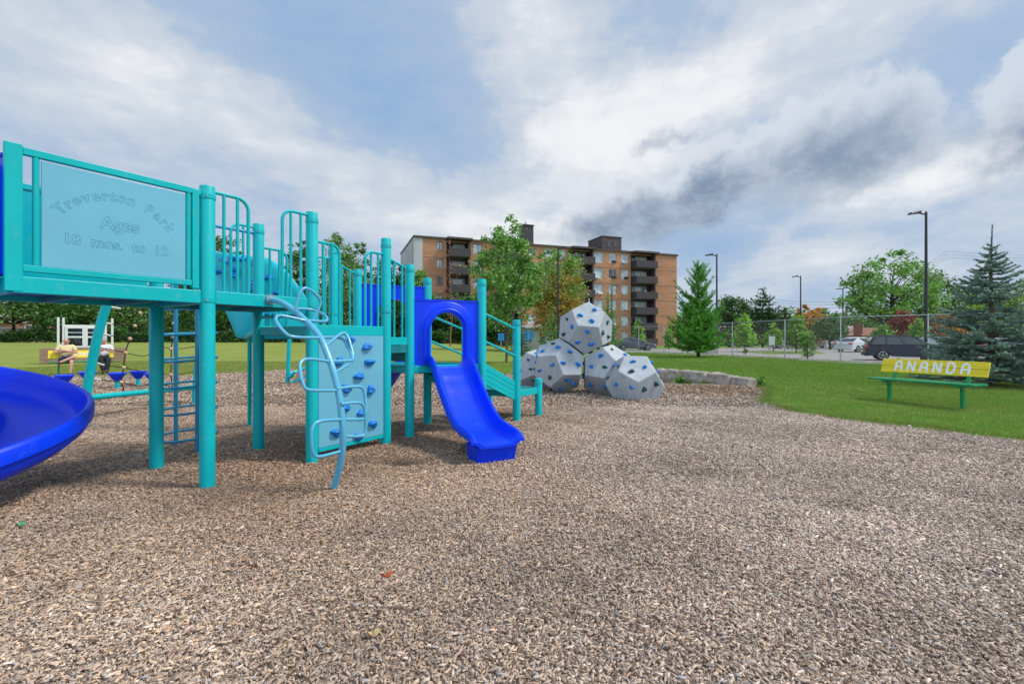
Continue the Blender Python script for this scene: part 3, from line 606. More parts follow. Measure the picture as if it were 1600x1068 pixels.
for i, (x, y) in enumerate([(546.6, 531.6), (572.8, 541), (529.5, 564.4), (577, 566), (561, 587), (541, 607), (578.7, 608.7), (539, 636), (565.6, 643.8), (582.6, 662), (524.6, 676), (559, 682.5)]):
    c = plane_hit(x, y, WO, cN); mb = MB(); blob_mb(c, cN, .105, mb, i); pb(mb, 'hand_hold', HOLD, parent=wall, smooth=60)
# ---- arching loop climber in front
PO = P(.577, 0)
arch = [(0, 1.745), (.10, 1.735), (.22, 1.71), (.34, 1.665), (.48, 1.60), (.62, 1.52), (.76, 1.43), (.86, 1.34), (.96, 1.19), (1.05, 1.02), (1.11, .85), (1.15, .66), (1.165, .50), (1.15, .34), (1.10, .17), (1.03, .0), (.99, -.1)]
AP = [PO+cN*k+Vector((0, 0, z)) for k, z in arch]
def smooth_pts(p, n=5):
    out = []
    for i in range(len(p)-1):
        a, b, c, d = p[max(i-1, 0)], p[i], p[i+1], p[min(i+2, len(p)-1)]
        for k in range(n):
            f = k/n; out.append(.5*((2*b)+(c-a)*f+(2*a-5*b+4*c-d)*f*f+(3*b-a-3*c+d)*f**3))
    return out+[p[-1]]
mb = MB(); mb.tube(smooth_pts(AP), .030, 16); arcc = pb(mb, 'loop_climber', LTUBE, smooth=50)
mb = MB(); mb.lathe([(.05, 0), (.05, .03)], (0, 0, 0), 16); mb.v = [tuple(PO+Vector((0, 0, 1.745))+cN*(.02+z)+U*x+Vector((0, 0, y))) for x, y, z in mb.v]; pb(mb, 'flange', STEEL, parent=arcc, smooth=50)
lat_n = cN                                                       # loops lie across the arch, on planes containing U
def loop(pix, kz, out=0., tilt=None):
    # plane through the arch point nearest kz, containing U; its other axis follows the arch
    i = min(range(1, len(AP)-1), key=lambda q: abs(AP[q].z-kz)); t = (AP[i+1]-AP[i-1]).normalized()
    if tilt is not None: t = (t+cN*tilt).normalized()
    n = U.cross(t).normalized(); pts = [plane_hit(x, y, AP[i], n) for x, y in pix]
    pts = smooth_pts(pts, 6); mb = MB(); mb.tube(pts, .0145, 10); return pb(mb, 'loop', LTUBE, parent=arcc, smooth=50)
loop([(478, 501), (440, 493), (431, 497), (434, 506), (446, 520), (459, 526), (499, 527.5)], 1.42)
loop([(514, 564.5), (482, 560.5), (470, 566), (469, 578), (474, 600), (484, 609), (526, 609.5)], .96)
loop([(532, 655), (501, 657.5), (489, 666), (486.5, 685), (489, 707), (499, 713), (531, 705)], .45)
loop([(462, 482), (488, 484), (507, 492), (511, 499), (505, 502), (470, 500)], 1.62)
loop([(461, 484), (469, 457), (477, 450), (489, 456), (499, 467), (499.5, 478), (486, 506)], 1.5, tilt=-.9)
loop([(508, 541), (533, 521), (542, 524), (548, 540), (551.5, 558), (546, 567), (522, 583)], 1.15)
loop([(500, 527), (532, 528), (543, 540), (550, 556), (547, 563), (514, 564)], 1.2, tilt=.35)
loop([(526, 607), (560, 603.5), (569, 612), (572, 640), (570, 652), (563, 654.5), (536, 655)], .75)
loop([(533, 631), (558, 628.5), (568, 634), (571, 655), (570, 675), (562, 681), (535, 681)], .55)
# ---- ring ladder behind the upper deck
rc = Vector((-4.0, 5.85, 0)); mb = MB()
poles = [rc+Vector((-.26, .20, 0)), rc+Vector((.27, -.19, 0))]
mb.tube([z3(poles[0], -.1), z3(poles[0], 2.63)], .024, 12); mb.tube([z3(poles[1], -.1), z3(poles[1], 1.75)], .024, 12)
mb.tube([z3(poles[0], 2.63), P(.12, S, 2.63), P(S-.05, S, 2.63)], .02, 10)
rl = pb(mb, 'ring_ladder', DTUBE, smooth=50)
for k in range(6):
    z = .17+.31*k; mb = MB(); mb.tube([rc+Vector((.33*math.cos(q), .33*math.sin(q), z+.02*math.sin(q+.5))) for q in [2*PI*i/28 for i in range(28)]], .0155, 9, closed=True); pb(mb, 'ring', DTUBE, parent=rl, smooth=60)
# ---- curved moulded climber behind the decks
pix = [(262, 372), (300, 386), (345, 396), (415, 405), (438, 418), (455, 438), (470, 458), (490, 492), (497, 527), (470, 527), (384, 527), (369, 524), (352, 483), (330, 452), (300, 426), (262, 398)]
def dd(x): return 7.0+((x-400)/110)**2*.35
front = [at(x, y, dd(x)) for x, y in pix]; mb = MB(); n = len(front); back = [p+Vector((0, .10, 0)) for p in front]
cen = at(400, 470, 6.98); cb = cen+Vector((0, .1, 0)); mid = [p.lerp(cen, .5)+Vector((0, -.03, 0)) for p in front]
mb.grid([[cb.lerp(b, .02) for b in back], back, [f.lerp(b, .3)+(f-cen).normalized()*.03 for f, b in zip(front, back)], front, [p.lerp(cen, .12) for p in front], mid, [cen+(p-cen)*.02 for p in front]], True)
cv = pb(mb, 'curved_climber', TEALC, smooth=50)
rb = MB()
for xs in ((424, 408, 524), (446, 425, 524), (395, 403, 520)):
    rb.tube([at(xs[0], y, dd(xs[0])-.035) for y in np.linspace(xs[1], xs[2], 8)], .008, 8)
pb(rb, 'seam', TEAL, parent=cv, smooth=60)
for i, (x, y) in enumerate([(350, 407), (365, 404), (380, 404), (366, 420), (366, 430), (419, 433), (432, 459), (419, 492), (395, 441), (395, 452), (340, 425), (400, 416), (440, 476)]):
    mb = MB(); blob_mb(at(x, y, dd(x)-.06), Vector((0, -1, 0)), .10, mb, 50+i); pb(mb, 'hand_hold', HOLD, parent=cv, smooth=60)
lg = MB(); lg.tube([at(390, 520, 7.05), z3(at(390, 520, 7.4), -.1)], .03, 12); lg.tube([at(384, 526, 7.1), P(S, S, 1.45)], .03, 12); pb(lg, 'support_tube', TEAL, parent=cv, smooth=60)

# ================================================================ other play equipment
# rope net between two bent posts
NT = thing('rope_net_climber', 'black rope net with tan connectors strung between two bent turquoise tubes', 'rope climber', (-5.6, 8.2, 0))
p1 = [at(131, 655, 8.0), at(135, 618, 8.0), at(141, 580, 8.0), at(148, 545, 8.0), at(157, 508, 8.0), at(168, 472, 8.0), at(180, 430, 7.95), at(196, 390, 7.8)]
p1[0].z = -.1; mb = MB(); mb.tube(smooth_pts(p1), .068, 18); pb(mb, 'bent_post', TEAL, parent=NT, smooth=60)
p2 = [at(304, 640, 10), at(306, 600, 10), at(309, 560, 10), at(314, 520, 9.9), at(322, 470, 9.7), at(333, 420, 9.4)]; p2[0].z = -.1
mb = MB(); mb.tube(smooth_pts(p2), .06, 16); pb(mb, 'bent_post', TEAL, parent=NT, smooth=60)
mb = MB(); mb.tube([at(138, 621, 8.0), at(305, 604.5, 10)], .048, 14); pb(mb, 'ground_rail', TEAL, parent=NT, smooth=60)
def nd(x): return 8.0+2.0*(x-138)/167
rope = MB(); vert = [(238, 450), (226.7, 474.5), (219, 489), (210.7, 509), (203, 529), (196, 551), (193, 574), (189.6, 597), (193, 606), (189, 617)]
rope.tube(smooth_pts([at(x, y, nd(x)) for x, y in vert], 3), .010, 7)
v2 = [(276, 480), (271, 505), (270, 526), (267.5, 545), (268, 567), (267, 585), (270, 607)]
rope.tube(smooth_pts([at(x, y, nd(x)) for x, y in v2], 3), .010, 7)
hz = [[(172, 479), (219, 489), (262, 500), (272, 505), (318, 500)], [(163, 505), (210.7, 509), (240, 512), (271, 526), (313, 520)], [(158, 521), (203, 529), (236, 533), (268, 545), (312, 540)],
      [(152, 542), (196, 551), (222, 556), (240, 554), (268, 567), (309, 562)], [(149, 567), (170, 571), (193, 574), (225, 581), (268, 585), (308, 580)], [(144, 591), (165, 594), (190, 597), (215, 603), (240, 600), (270, 604)]]
for h in hz: rope.tube(smooth_pts([at(x, y, nd(x)) for x, y in h], 3), .008, 6)
pb(rope, 'rope_net', ROPE, parent=NT, smooth=60)
for x, y in vert[2:8]+v2[1:6]:
    mb = MB(); c = at(x, y, nd(x)); mb.lathe([(.012, -.032), (.03, -.018), (.034, 0), (.03, .018), (.012, .032)], c, 10); pb(mb, 'connector', TAN, parent=NT, smooth=50)
for (x, y), (x2, y2) in (((166, 478), (188, 482)), ((158, 503), (174, 506)), ((153, 520), (172, 524)), ((148, 566), (162, 570)), ((143, 591), (157, 593))):
    mb = MB(); mb.tube([at(x, y, nd(x)), at(x2, y2, nd(x2))], .016, 10); pb(mb, 'rope_sleeve', WHITE, parent=NT, smooth=50)
# stepping pods
def pod():
    t = thing('stepping_pod', '', 'stepping pod', (0, 0, 0), 0, 'stepping pods on turquoise stems')
    MB().lathe([(.055, -.1), (.055, .25)], n=18).build('stem', TEAL, t, smooth=50)
    MB().lathe([(.05, .20), (.08, .21), (.135, .29), (.185, .365), (.20, .385), (.20, .415), (.185, .425), (.12, .418)], n=28).build('bowl', BLUE, t, smooth=35)
    return t
p0 = pod(); pods = [(100, 611, 'nearest blue stepping pod, mostly hidden behind the rim of the spiral slide'), (137, 604, 'blue stepping pod half hidden behind the first bent turquoise tube'),
                    (183, 606, 'blue stepping pod just in front of the knotted vertical rope, third from the left'), (216, 602, 'blue stepping pod on the open chips between rope net and deck post'), (240, 607, 'blue stepping pod peeking out from behind the deck post')]
for i, (x, y, l) in enumerate(pods):
    t = p0 if i == 0 else copy_tree(p0); t.location = gpt(x, y); t['label'] = l
# far turquoise net climber seen between the deck posts
FN = thing('spider_climber', 'small turquoise bent tube climber with a leaning post, far behind the loop climber', 'climbing frame', gpt(462, 600))
g = gpt(450, 599); mb = MB(); mb.tube([g+Vector((-.02, 0, -.1)), g+Vector((.10, 0, 2.6))], .06, 14); pb(mb, 'leaning_post', TEAL, parent=FN, smooth=60)
rr = random.Random(3); mb = MB()
for a, b in (((452, 588), (470, 578)), ((453, 584), (462, 580)), ((455, 598), (472, 591)), ((470, 578), (486, 572)), ((472, 591), (488, 586)), ((469, 592), (469, 604)), ((486, 572), (488, 586)), ((462, 580), (455, 590))):
    mb.tube([at(*a, 14.2), at((a[0]+b[0])/2, (a[1]+b[1])/2-1.5, 14.3), at(*b, 14.4)], .035, 10)
pb(mb, 'tube_frame', TEAL, parent=FN, smooth=60)
mb = MB()
for a, b in (((461, 592), (472, 577)), ((464, 592), (478, 573)), ((474, 588), (482, 574))): mb.tube([at(*a, 14.3), at(*b, 14.3)], .018, 8)
pb(mb, 'rope', TAN, parent=FN, smooth=60)

# climbing boulders: five bolted dodecahedra
phi = (1+5**.5)/2; DV = [(x, y, z) for x in (-1, 1) for y in (-1, 1) for z in (-1, 1)]
for a in (-1, 1):
    for b in (-1, 1): DV += [(0, a/phi, b*phi), (a/phi, b*phi, 0), (a*phi, 0, b/phi)]
DN = []
for a in (-1, 1):
    for b in (-1, 1): DN += [(0, a*phi, b), (a*phi, b, 0), (a, 0, b*phi)]
DV = [Vector(v)*(.5*phi/2) for v in DV]; DF = []
for n in DN:
    n = Vector(n).normalized(); mx = max(v.dot(n) for v in DV); idx = [i for i, v in enumerate(DV) if v.dot(n) > mx-1e-5]; c = sum((DV[i] for i in idx), Vector())/5
    u = (DV[idx[0]]-c).normalized(); w = n.cross(u); idx.sort(key=lambda i: math.atan2((DV[i]-c).dot(w), (DV[i]-c).dot(u))); DF.append(idx)
ROCK = mat('grey_rock_panel', (.36, .40, .43), .6, var=.13, vscale=2.2, bump=.10, bscale=50, stretch=(1.6, 1.6, .35), col2=(.42, .45, .465), wear=.15)
BC = thing('boulder_climber', 'cluster of grey twelve sided climbing boulders studded with blue and dark green holds', 'climbing boulders', (2.0, 12.0, 0))
dod = [((.0, .0, 0), None)]
POSE = [((9.205, 33.703, -3.158), (2.82, 11.02, .329)), ((-.156, -2.128, -1.263), (1.846, 11.955, 1.595)), ((-.894, -2.425, -1.075), (1.159, 11.891, .666)), ((1.036, 3.012, .241), (2.347, 11.798, .537)), ((2.156, 2.948, .926), (.769, 13.094, .419))]
for q, (rv, t) in enumerate(POSE):
    r = Vector(rv); Rm = Matrix.Rotation(r.length, 3, r.normalized()); t = Vector(t); vs = [Rm@v+t for v in DV]; mb = MB(); mb.add(vs, [tuple(f) for f in DF])
    dd_ = pb(mb, 'boulder', ROCK, parent=BC, bevel=.018); rr = random.Random(40+q)
    for fi, f in enumerate(DF):
        c = sum((vs[i] for i in f), Vector())/5; n = (c-t).normalized()
        if (c-Vector((0, 0, EYE))).dot(n) > .3: continue
        k0 = rr.uniform(0, 6.28)
        for j in range(3):
            a = n.cross(Vector((0, .3, 1))).normalized(); b = n.cross(a); ang = k0+j*2.09+rr.uniform(-.3, .3); p = c+(a*math.cos(ang)+b*math.sin(ang))*rr.uniform(.17, .24)
            if p.z < .06: continue
            if any((p-Vector(tt)).length < .60 for k2, (_, tt) in enumerate(POSE) if k2 != q): continue
            mb = MB(); blob_mb(p-n*.004, n, rr.uniform(.085, .12), mb, q*100+fi*5+j); gcol = rr.random() < .3
            pb(mb, 'hand_hold', HOLDG if gcol else HOLD, parent=dd_, smooth=60)
mb = MB(); mb.lathe([(.03, 0), (.03, .02), (.014, .03), (.014, .10), (.004, .13)], (1.93, 11.95, 2.24), 10); pb(mb, 'lifting_bolt', STEEL, parent=BC, smooth=40)
mb = MB(); mb.tube([gpt(833, 606), at(834, 585, 12.6)], .035, 10); pb(mb, 'prop', STEEL, parent=BC)

# ================================================================ benches, people, book shelter
def bench(name, label, cat, loc, rz, w=1.83, letters=None, group='yellow and green park benches'):
    """local frame: x along the bench, -y is the front"""
    t = thing(name, label, cat, loc, rz, group)
    for x in (-w*.345, w*.345):
        mb = MB(); mb.beam((x, -.02, -.1), (x, -.04, .44), .05, .075); mb.build('leg', GRN, t, bevel=.006)
        mb = MB(); mb.beam((x, -.25, .425), (x, .19, .425), .05, .05); mb.build('seat_bracket', GRN, t, bevel=.006)
        mb = MB(); mb.beam((x, .12, .43), (x, .28, .90), .05, .06); mb.build('back_support', GRN, t, bevel=.006)
        mb = MB(); mb.box((x, -.05, .405), (.08, .10, .008)); mb.build('bolt_plate', STEEL, t)
    for y in (-.19, -.04, .11): MB().box((0, y, .468), (w, .138, .036)).build('seat_plank', GRN, t, bevel=.006)
    T = Matrix.Rotation(R(-18), 3, 'X'); c0 = Vector((0, .16, .60))
    pl = []
    for k in (0, 1):
        c = c0+T@Vector((0, 0, .075+k*.152)); pl.append(MB().box(c, (w, .034, .143), mat=T).build('back_plank', YEL, t, bevel=.005))
    if letters:
        def poly(ch):
            if ch == 'A': return [[(0, 0), (0, .62), (.10, .88), (.3, 1), (.5, .88), (.6, .62), (.6, 0)], [(0, .42), (.6, .42)]]
            if ch == 'N': return [[(0, 0), (0, 1)], [(0, 1), (.6, 0)], [(.6, 0), (.6, 1)]]
            return [[(0, 0), (0, 1), (.32, 1), (.52, .86), (.6, .6), (.6, .4), (.52, .14), (.32, 0), (0, 0)]]
        lh = letters; lw = lh*.92; n = 6; pitch = lh*1.12; x0 = -pitch*2.5-lw*.3
        mbs = [MB(), MB()]; sg_n = 0
        for i, ch in enumerate('ANANDA'):
            for st in poly(ch):
                for a, b in zip(st, st[1:]):
                    a2 = (x0+i*pitch+a[0]*lw, .148-lh/2+a[1]*lh); b2 = (x0+i*pitch+b[0]*lw, .148-lh/2+b[1]*lh)
                    m = 10; prev = None
                    for k in range(m+1):
                        q = (a2[0]+(b2[0]-a2[0])*k/m, a2[1]+(b2[1]-a2[1])*k/m)
                        if prev:
                            zc = (q[1]+prev[1])/2; pi = 0 if zc < .151 else 1
                            if abs(zc-.151) > .006:
                                dxy = Vector((q[0]-prev[0], 0, q[1]-prev[1])).normalized()*.006; sg_n += 1; yo = -.0187-.00035*(sg_n % 9); p0 = Vector((prev[0], yo, prev[1]))-dxy; p1 = Vector((q[0], yo, q[1]))+dxy
                                mbs[pi].beam(c0+T@p0, c0+T@p1, lh*.19, .003, up=T@Vector((0, 1, 0)))
                        prev = q
        for k in (0, 1): mbs[k].build('painted_lettering', LETW, pl[k])
    return t
b1 = bench('park_bench', 'yellow backed green bench with large white lettering, on the right lawn by the blue spruce', 'bench', (8.28, 9.58, .03), math.atan2(-.937, .35), letters=.205)
# far bench faces the camera: its front axis points to the viewer
bx = gpt(128, 585.5); bz = math.atan2(.672, .74)
b2 = bench('park_bench', 'yellow backed green bench with two people on it, before the white book shelter', 'bench', (bx.x, bx.y, .03), bz, letters=.11)
SKIN = mat('skin', (.58, .31, .23), .55, var=.06); SHIRT = mat('pale_yellow_cloth', (.72, .62, .34), .85, var=.06); NAVY = mat('navy_cloth', (.012, .025, .075), .9); DARKC = mat('dark_cloth', (.012, .013, .018), .9); WHC = mat('white_cloth', (.72, .72, .74), .85, var=.05); SHOE = mat('brown_shoe', (.10, .06, .035), .7); GREYH = mat('grey_hair', (.35, .33, .31), .9)
def skin_mesh(name, verts, edges, radii, m, parent, root=0, sub=2):
    me = bpy.data.meshes.new(name); me.from_pydata(verts, edges, []); o = bpy.data.objects.new(name, me); COL.objects.link(o)
    sk = o.modifiers.new('s', 'SKIN'); sk.use_smooth_shade = True; o.modifiers.new('u', 'SUBSURF').levels = sub; o.modifiers['u'].render_levels = sub
    for i, r in enumerate(radii):
        v = me.skin_vertices[0].data[i]; v.radius = (r, r) if not isinstance(r, tuple) else r; v.use_root = (i == root)
    dg = bpy.context.evaluated_depsgraph_get(); nm = bpy.data.meshes.new_from_object(o.evaluated_get(dg)); bpy.data.objects.remove(o)
    nm.name = name; nm.materials.clear(); nm.shade_smooth(); return finish(nm, name, m, parent)
def person(label, loc, rz, shirt, pants, long_pants, pose):
    t = thing('person', label, 'person', loc, rz); t.scale = (1.08, 1.08, 1.08)
    # joints in the bench frame (x right of picture, -y forward, z up)
    J = dict(pelvis=(0, .02, .57), waist=(0, .05, .70), chest=(0, .08, .90), neckb=(0, .075, 1.05), neck=(0, .055, 1.10), skull=(0, .035, 1.20), crown=(0, .045, 1.265), nose=(0, -.052, 1.185),
             shl=(-.17, .07, 1.02), shr=(.17, .07, 1.02), ell=(-.27, -.03, .80), elr=(.27, -.03, .80), hl=(-.09, .01, .56), hr=(.09, .01, .56))
    if pose == 'crossed':
        J.update(wrl=(-.02, -.17, .83), wrr=(.03, -.20, .86), hal=(.10, -.15, .86), har=(-.10, -.17, .89),
                 knl=(-.06, -.40, .60), anl=(.24-.36, -.36, .50), knr=(.14, -.40, .53), anr=(.10, -.44, .12), tol=(-.19, -.44, .45), tor=(.12, -.58, .06))
        J['knl'] = (.22, -.34, .68); J['anl'] = (-.14, -.42, .50); J['tol'] = (-.22, -.50, .47); J['hl'] = (-.09, .0, .56)
    else:
        J.update(wrl=(-.08, -.18, .86), wrr=(.06, -.20, .88), hal=(.02, -.2, .90), har=(-.04, -.21, .92), knl=(-.10, -.42, .55), anl=(-.02, -.60, .14), knr=(.12, -.42, .56), anr=(.06, -.62, .16), tol=(-.04, -.73, .10), tor=(.08, -.75, .11))
    order = list(J); ix = {k: i for i, k in enumerate(order)}
    rad = dict(pelvis=.13, waist=.125, chest=.135, neckb=.075, neck=.062, skull=.108, crown=.085, nose=.026, shl=.055, shr=.055, ell=.042, elr=.042, wrl=.028, wrr=.028, hal=.036, har=.036, hl=.085, hr=.085, knl=.058, knr=.058, anl=.036, anr=.036, tol=.03, tor=.03)
    ed = [('pelvis', 'waist'), ('waist', 'chest'), ('chest', 'neckb'), ('neckb', 'neck'), ('neck', 'skull'), ('skull', 'crown'), ('skull', 'nose'), ('chest', 'shl'), ('chest', 'shr'), ('shl', 'ell'), ('shr', 'elr'), ('ell', 'wrl'), ('elr', 'wrr'), ('wrl', 'hal'), ('wrr', 'har'),
          ('pelvis', 'hl'), ('pelvis', 'hr'), ('hl', 'knl'), ('hr', 'knr'), ('knl', 'anl'), ('knr', 'anr'), ('anl', 'tol'), ('anr', 'tor')]
    V = [Vector(J[k]) for k in order]; Ed = [(ix[a], ix[b]) for a, b in ed]; rr_ = [rad[k] for k in order]
    for hand, wr in (('hal', 'wrl'), ('har', 'wrr')):             # five fingers on each hand
        h = Vector(J[hand]); d = (h-Vector(J[wr])).normalized(); sd_ = d.cross(Vector((0, -1, .2))).normalized()
        for k in range(5):
            i0 = len(V); off = sd_*(.016*(k-1.5)) if k < 4 else sd_*-.034; le = (.055, .064, .06, .048, .035)[k]
            V.append(h+d*.03+off); V.append(h+d*(.03+le*.6)+off*1.1); V.append(h+d*(.02+le)+off*1.1+Vector((0, .018, -.008))); rr_ += [.010, .009, .008]; Ed += [(ix[hand], i0), (i0, i0+1), (i0+1, i0+2)]
    body = skin_mesh('body', V, Ed, rr_, SKIN, t)
    g = lambda *ks: [Vector(J[k]) for k in ks]
    sl = Vector(J['shl']).lerp(Vector(J['ell']), .75); sr = Vector(J['shr']).lerp(Vector(J['elr']), .75)
    if not long_pants: pass
    skin_mesh('shirt', g('pelvis', 'waist', 'chest', 'neckb', 'shl', 'shr')+[sl, sr], [(0, 1), (1, 2), (2, 3), (2, 4), (2, 5), (4, 6), (5, 7)], [.15, .15, .155, .085, .075, .075, .066, .066], shirt, t)
    kl = Vector(J['hl']).lerp(Vector(J['knl']), 1 if long_pants else .9); kr = Vector(J['hr']).lerp(Vector(J['knr']), 1 if long_pants else .85)
    vs = [Vector(J['pelvis'])-Vector((0, 0, .02)), Vector(J['hl']), kl, Vector(J['hr']), kr]; es = [(0, 1), (1, 2), (0, 3), (3, 4)]; rs = [.15, .105, .082, .105, .082]
    if long_pants: vs += g('anl', 'anr'); es += [(2, 5), (4, 6)]; rs += [.06, .06]
    skin_mesh('trousers' if long_pants else 'shorts', vs, es, rs, pants, t)
    for a, b in (('anl', 'tol'), ('anr', 'tor')):
        p, q = Vector(J[a]), Vector(J[b]); skin_mesh('shoe', [p, p.lerp(q, .6), q+(q-p)*.25], [(0, 1), (1, 2)], [.05, .046, .036], DARKC if long_pants else SHOE, t)
    for s_ in (-1, 1):
        mb = MB(); mb.lathe([(.001, -.006), (.006, -.003), (.007, 0), (.006, .003), (.001, .006)], (s_*.032, -.050, 1.212), 8); mb.build('eye', BLACK, t, smooth=60)
        mb = MB(); mb.tube([(s_*.066, .04, 1.225), (s_*.080, .045, 1.20), (s_*.068, .04, 1.172)], [.012, .018, .010], 7); mb.build('ear', SKIN, t, smooth=60)
    mb = MB(); mb.tube([(-.022, -.040, 1.152), (0, -.048, 1.150), (.022, -.040, 1.152)], .006, 6); mb.build('mouth', mat('lip', (.32, .10, .09), .6), t, smooth=60)
    return t, J
ca, sa = math.cos(bz), math.sin(bz)
def onb(x, y=0): return (bx.x+ca*x-sa*y, bx.y+sa*x+ca*y, -.06+.03)
pm, J1 = person('bald man in pale yellow polo, arms folded and legs crossed, on the far bench', onb(-.43, .02), bz, SHIRT, NAVY, False, 'crossed')
pw, J2 = person('person in white shirt and dark trousers on the far bench, partly behind the bent tube', onb(.62, .02), bz, WHC, DARKC, True, 'plain')
mb = MB(); mb.lathe([(.098, -.02), (.102, .04), (.085, .085), (.04, .108), (.005, .112)], (0, .060, 1.215), 14); mb.build('hair', GREYH, pw, smooth=60)
# book shelter: white framed glazed cabinet with plank benches
PLK = mat('weathered_plank', (.30, .20, .135), .8, var=.25, vscale=6, stretch=(.4, 2, 3), bump=.2)
GLASSD = mat('dark_glass', (.05, .06, .065), .12, var=.5, vscale=3, spec=.7)
CLEARG = bpy.data.materials.new('clear_glass'); CLEARG.use_nodes = True; _n = CLEARG.node_tree.nodes; _l = CLEARG.node_tree.links; _t = _n.new('ShaderNodeBsdfTransparent'); _t.inputs[0].default_value = (.7, .75, .76, 1); _g = _n.new('ShaderNodeBsdfGlossy'); _g.inputs['Roughness'].default_value = .03
_f = _n.new('ShaderNodeFresnel'); _m = _n.new('ShaderNodeMixShader'); _l.new(_f.outputs[0], _m.inputs[0]); _l.new(_t.outputs[0], _m.inputs[1]); _l.new(_g.outputs[0], _m.inputs[2]); _l.new(_m.outputs[0], _n['Material Output'].inputs[0])
ax_ = gpt(133, 568); az_ = gzf(ax_.x, ax_.y)
BS = thing('book_shelter', 'white framed glazed book cabinet with posts and brown plank sides, behind the far bench', 'shelter', (ax_.x, ax_.y, az_), bz)
for x0, x1 in ((-1.75, -1.05), (.98, 1.72)):
    for k in range(4): MB().box(((x0+x1)/2, -.1, .16+.195*k), (x1-x0, .5, .185)).build('plank', PLK, BS, bevel=.008)
for k in range(4): MB().box((0, .12, .16+.195*k), (2.0, .05, .185)).build('plank', PLK, BS, bevel=.008)
for x, y in ((-1.05, -.15), (-.86, .35), (.86, .35), (1.12, -.15)): MB().box((x, y, 1.2), (.10, .10, 2.5)).build('corner_post', WHITE, BS, bevel=.006)
MB().box((-.0, .35, 2.02), (1.7, .09, .12)).build('lintel', WHITE, BS, bevel=.005)
MB().box((0, .62, 1.45), (1.55, .03, 1.1)).build('back_board', GLASSD, BS)
for x in (-.40, .40):
    d = MB()
    for xx in (-.345, .345): d.box((x+xx, .30, 1.42), (.11, .05, 1.14))
    for z in (.90, 1.42, 1.93): d.box((x, .30, z), (.58, .045, .09))
    d.box((x, .30, 1.66), (.58, .04, .035))
    dr = d.build('cabinet_door', WHITE, BS, bevel=.004); MB().box((x, .335, 1.42), (.56, .012, .96)).build('glass', CLEARG, dr)
    bk_ = [(.35, .06, .05), (.06, .12, .3), (.5, .45, .35), (.1, .25, .12), (.42, .3, .06)]
    for z in (.96, 1.46):
        for j in range(8):
            if random.random() < .25: continue
            mbk = MB(); mbk.box((x-.24+.066*j, .45, z+.11), (.045, .15, .2+.04*random.random())); mbk.build('book', MATS.get('book%d' % (j % 5)) or mat('book%d' % (j % 5), bk_[j % 5], .7), BS)
MB().box((0, .45, .92), (1.5, .3, .03)).build('shelf', WHITE, BS); MB().box((0, .45, 1.42), (1.5, .3, .03)).build('shelf', WHITE, BS)

# ================================================================ stones
STONE = mat('limestone', (.30, .25, .20), .95, var=.4, vscale=4.5, bump=.6, bscale=18, detail=9, col2=(.36, .32, .28))
def stone(label, a, b, h0, h1, dep, seed):
    a = Vector(a); b = Vector(b); c = (a+b)/2; Ln = (b-a).length; t = thing_loc = None; rr = np.random.default_rng(seed); bm = bmesh.new(); bmesh.ops.create_cube(bm, size=1); bmesh.ops.subdivide_edges(bm, edges=bm.edges[:], cuts=9, use_grid_fill=True)
    for v in bm.verts:
        x, y, z = v.co; f = x+.5; h = h0+(h1-h0)*f; q = Vector((x*Ln*(1-.05*abs(z*2)**4), y*dep*(1-.12*max(0, z)), -.12+(z+.5)*(h+.12)))
        e = (abs(x*2)**8+abs(y*2)**8+max(0, z*2)**8); q *= 1; w = .022*math.sin(x*5+seed)*math.sin(y*5+seed*2)+.006*math.sin(x*19+z*11+seed)+.008*math.sin(y*23+z*9)
        n = Vector((x, y, z)).normalized(); q -= n*max(0, e-1.2)*.022; q += n*w+Vector(rr.normal(0, .006, 3)); v.co = q
    me = bpy.data.meshes.new('limestone_block'); bm.to_mesh(me); bm.free(); o = finish(me, 'limestone_block', STONE, smooth=60)
    o.location = (c.x, c.y, 0); o.rotation_euler = (0, 0, math.atan2(b.y-a.y, b.x-a.x)); tag(o, label, 'stone block', 'limestone blocks edging the chip bed'); return o
def gp(x, y): p = gpt(x, y); return p
stone('grey limestone block next to the climbing boulders, leftmost of the row', gp(1026, 597), gp(1061, 598), .42, .40, .5, 1)
stone('long pale limestone block in the middle of the row edging the chip bed', gp(1062.5, 598), gp(1108, 601), .40, .36, .5, 2)
stone('squared limestone block with dark weathering at the right of the row', gp(1109, 601.5), gp(1146, 605), .38, .32, .45, 3)
stone('stained limestone block at the grass end of the row', gp(1147, 605), gp(1176, 608), .31, .28, .42, 4)

# ================================================================ trees and shrubs
def leaves(C, size, nrm_rand=1., ratio=.55, col=None, name='foliage', parent=None, m=None, droop=0):
    n = len(C); d = RNG.normal(size=(n, 3)); d[:, 2] = d[:, 2]*.7-droop; d /= np.linalg.norm(d, axis=1, keepdims=True)
    e = RNG.normal(size=(n, 3)); e -= d*(e*d).sum(1, keepdims=True); e /= np.linalg.norm(e, axis=1, keepdims=True)
    s = (size*RNG.uniform(.6, 1.35, n))[:, None]; a = d*s; b = e*s*ratio
    V = np.stack([C-a*.5, C+b*.5, C+a*.5, C-b*.5], 1).reshape(-1, 3); F = np.arange(4*n).reshape(-1, 4)
    return np_mesh(name, V, F, m or LEAF, col.astype(np.float32), parent)
def colmix(n, cols, w=None, jit=.25):
    i = RNG.choice(len(cols), n, p=w); return np.minimum(np.array(cols)[i]*RNG.uniform(1-jit, 1+jit, (n, 1))*1.35, .8)
def crown_pts(cl, rad, per, flat=.8):
    n = len(cl)*per; c = np.repeat(cl, per, 0); r = np.repeat(rad, per); d = RNG.normal(size=(n, 3))*.62
    return c+d*r[:, None]*np.array([1, 1, flat]), np.repeat(np.arange(len(cl)), per)
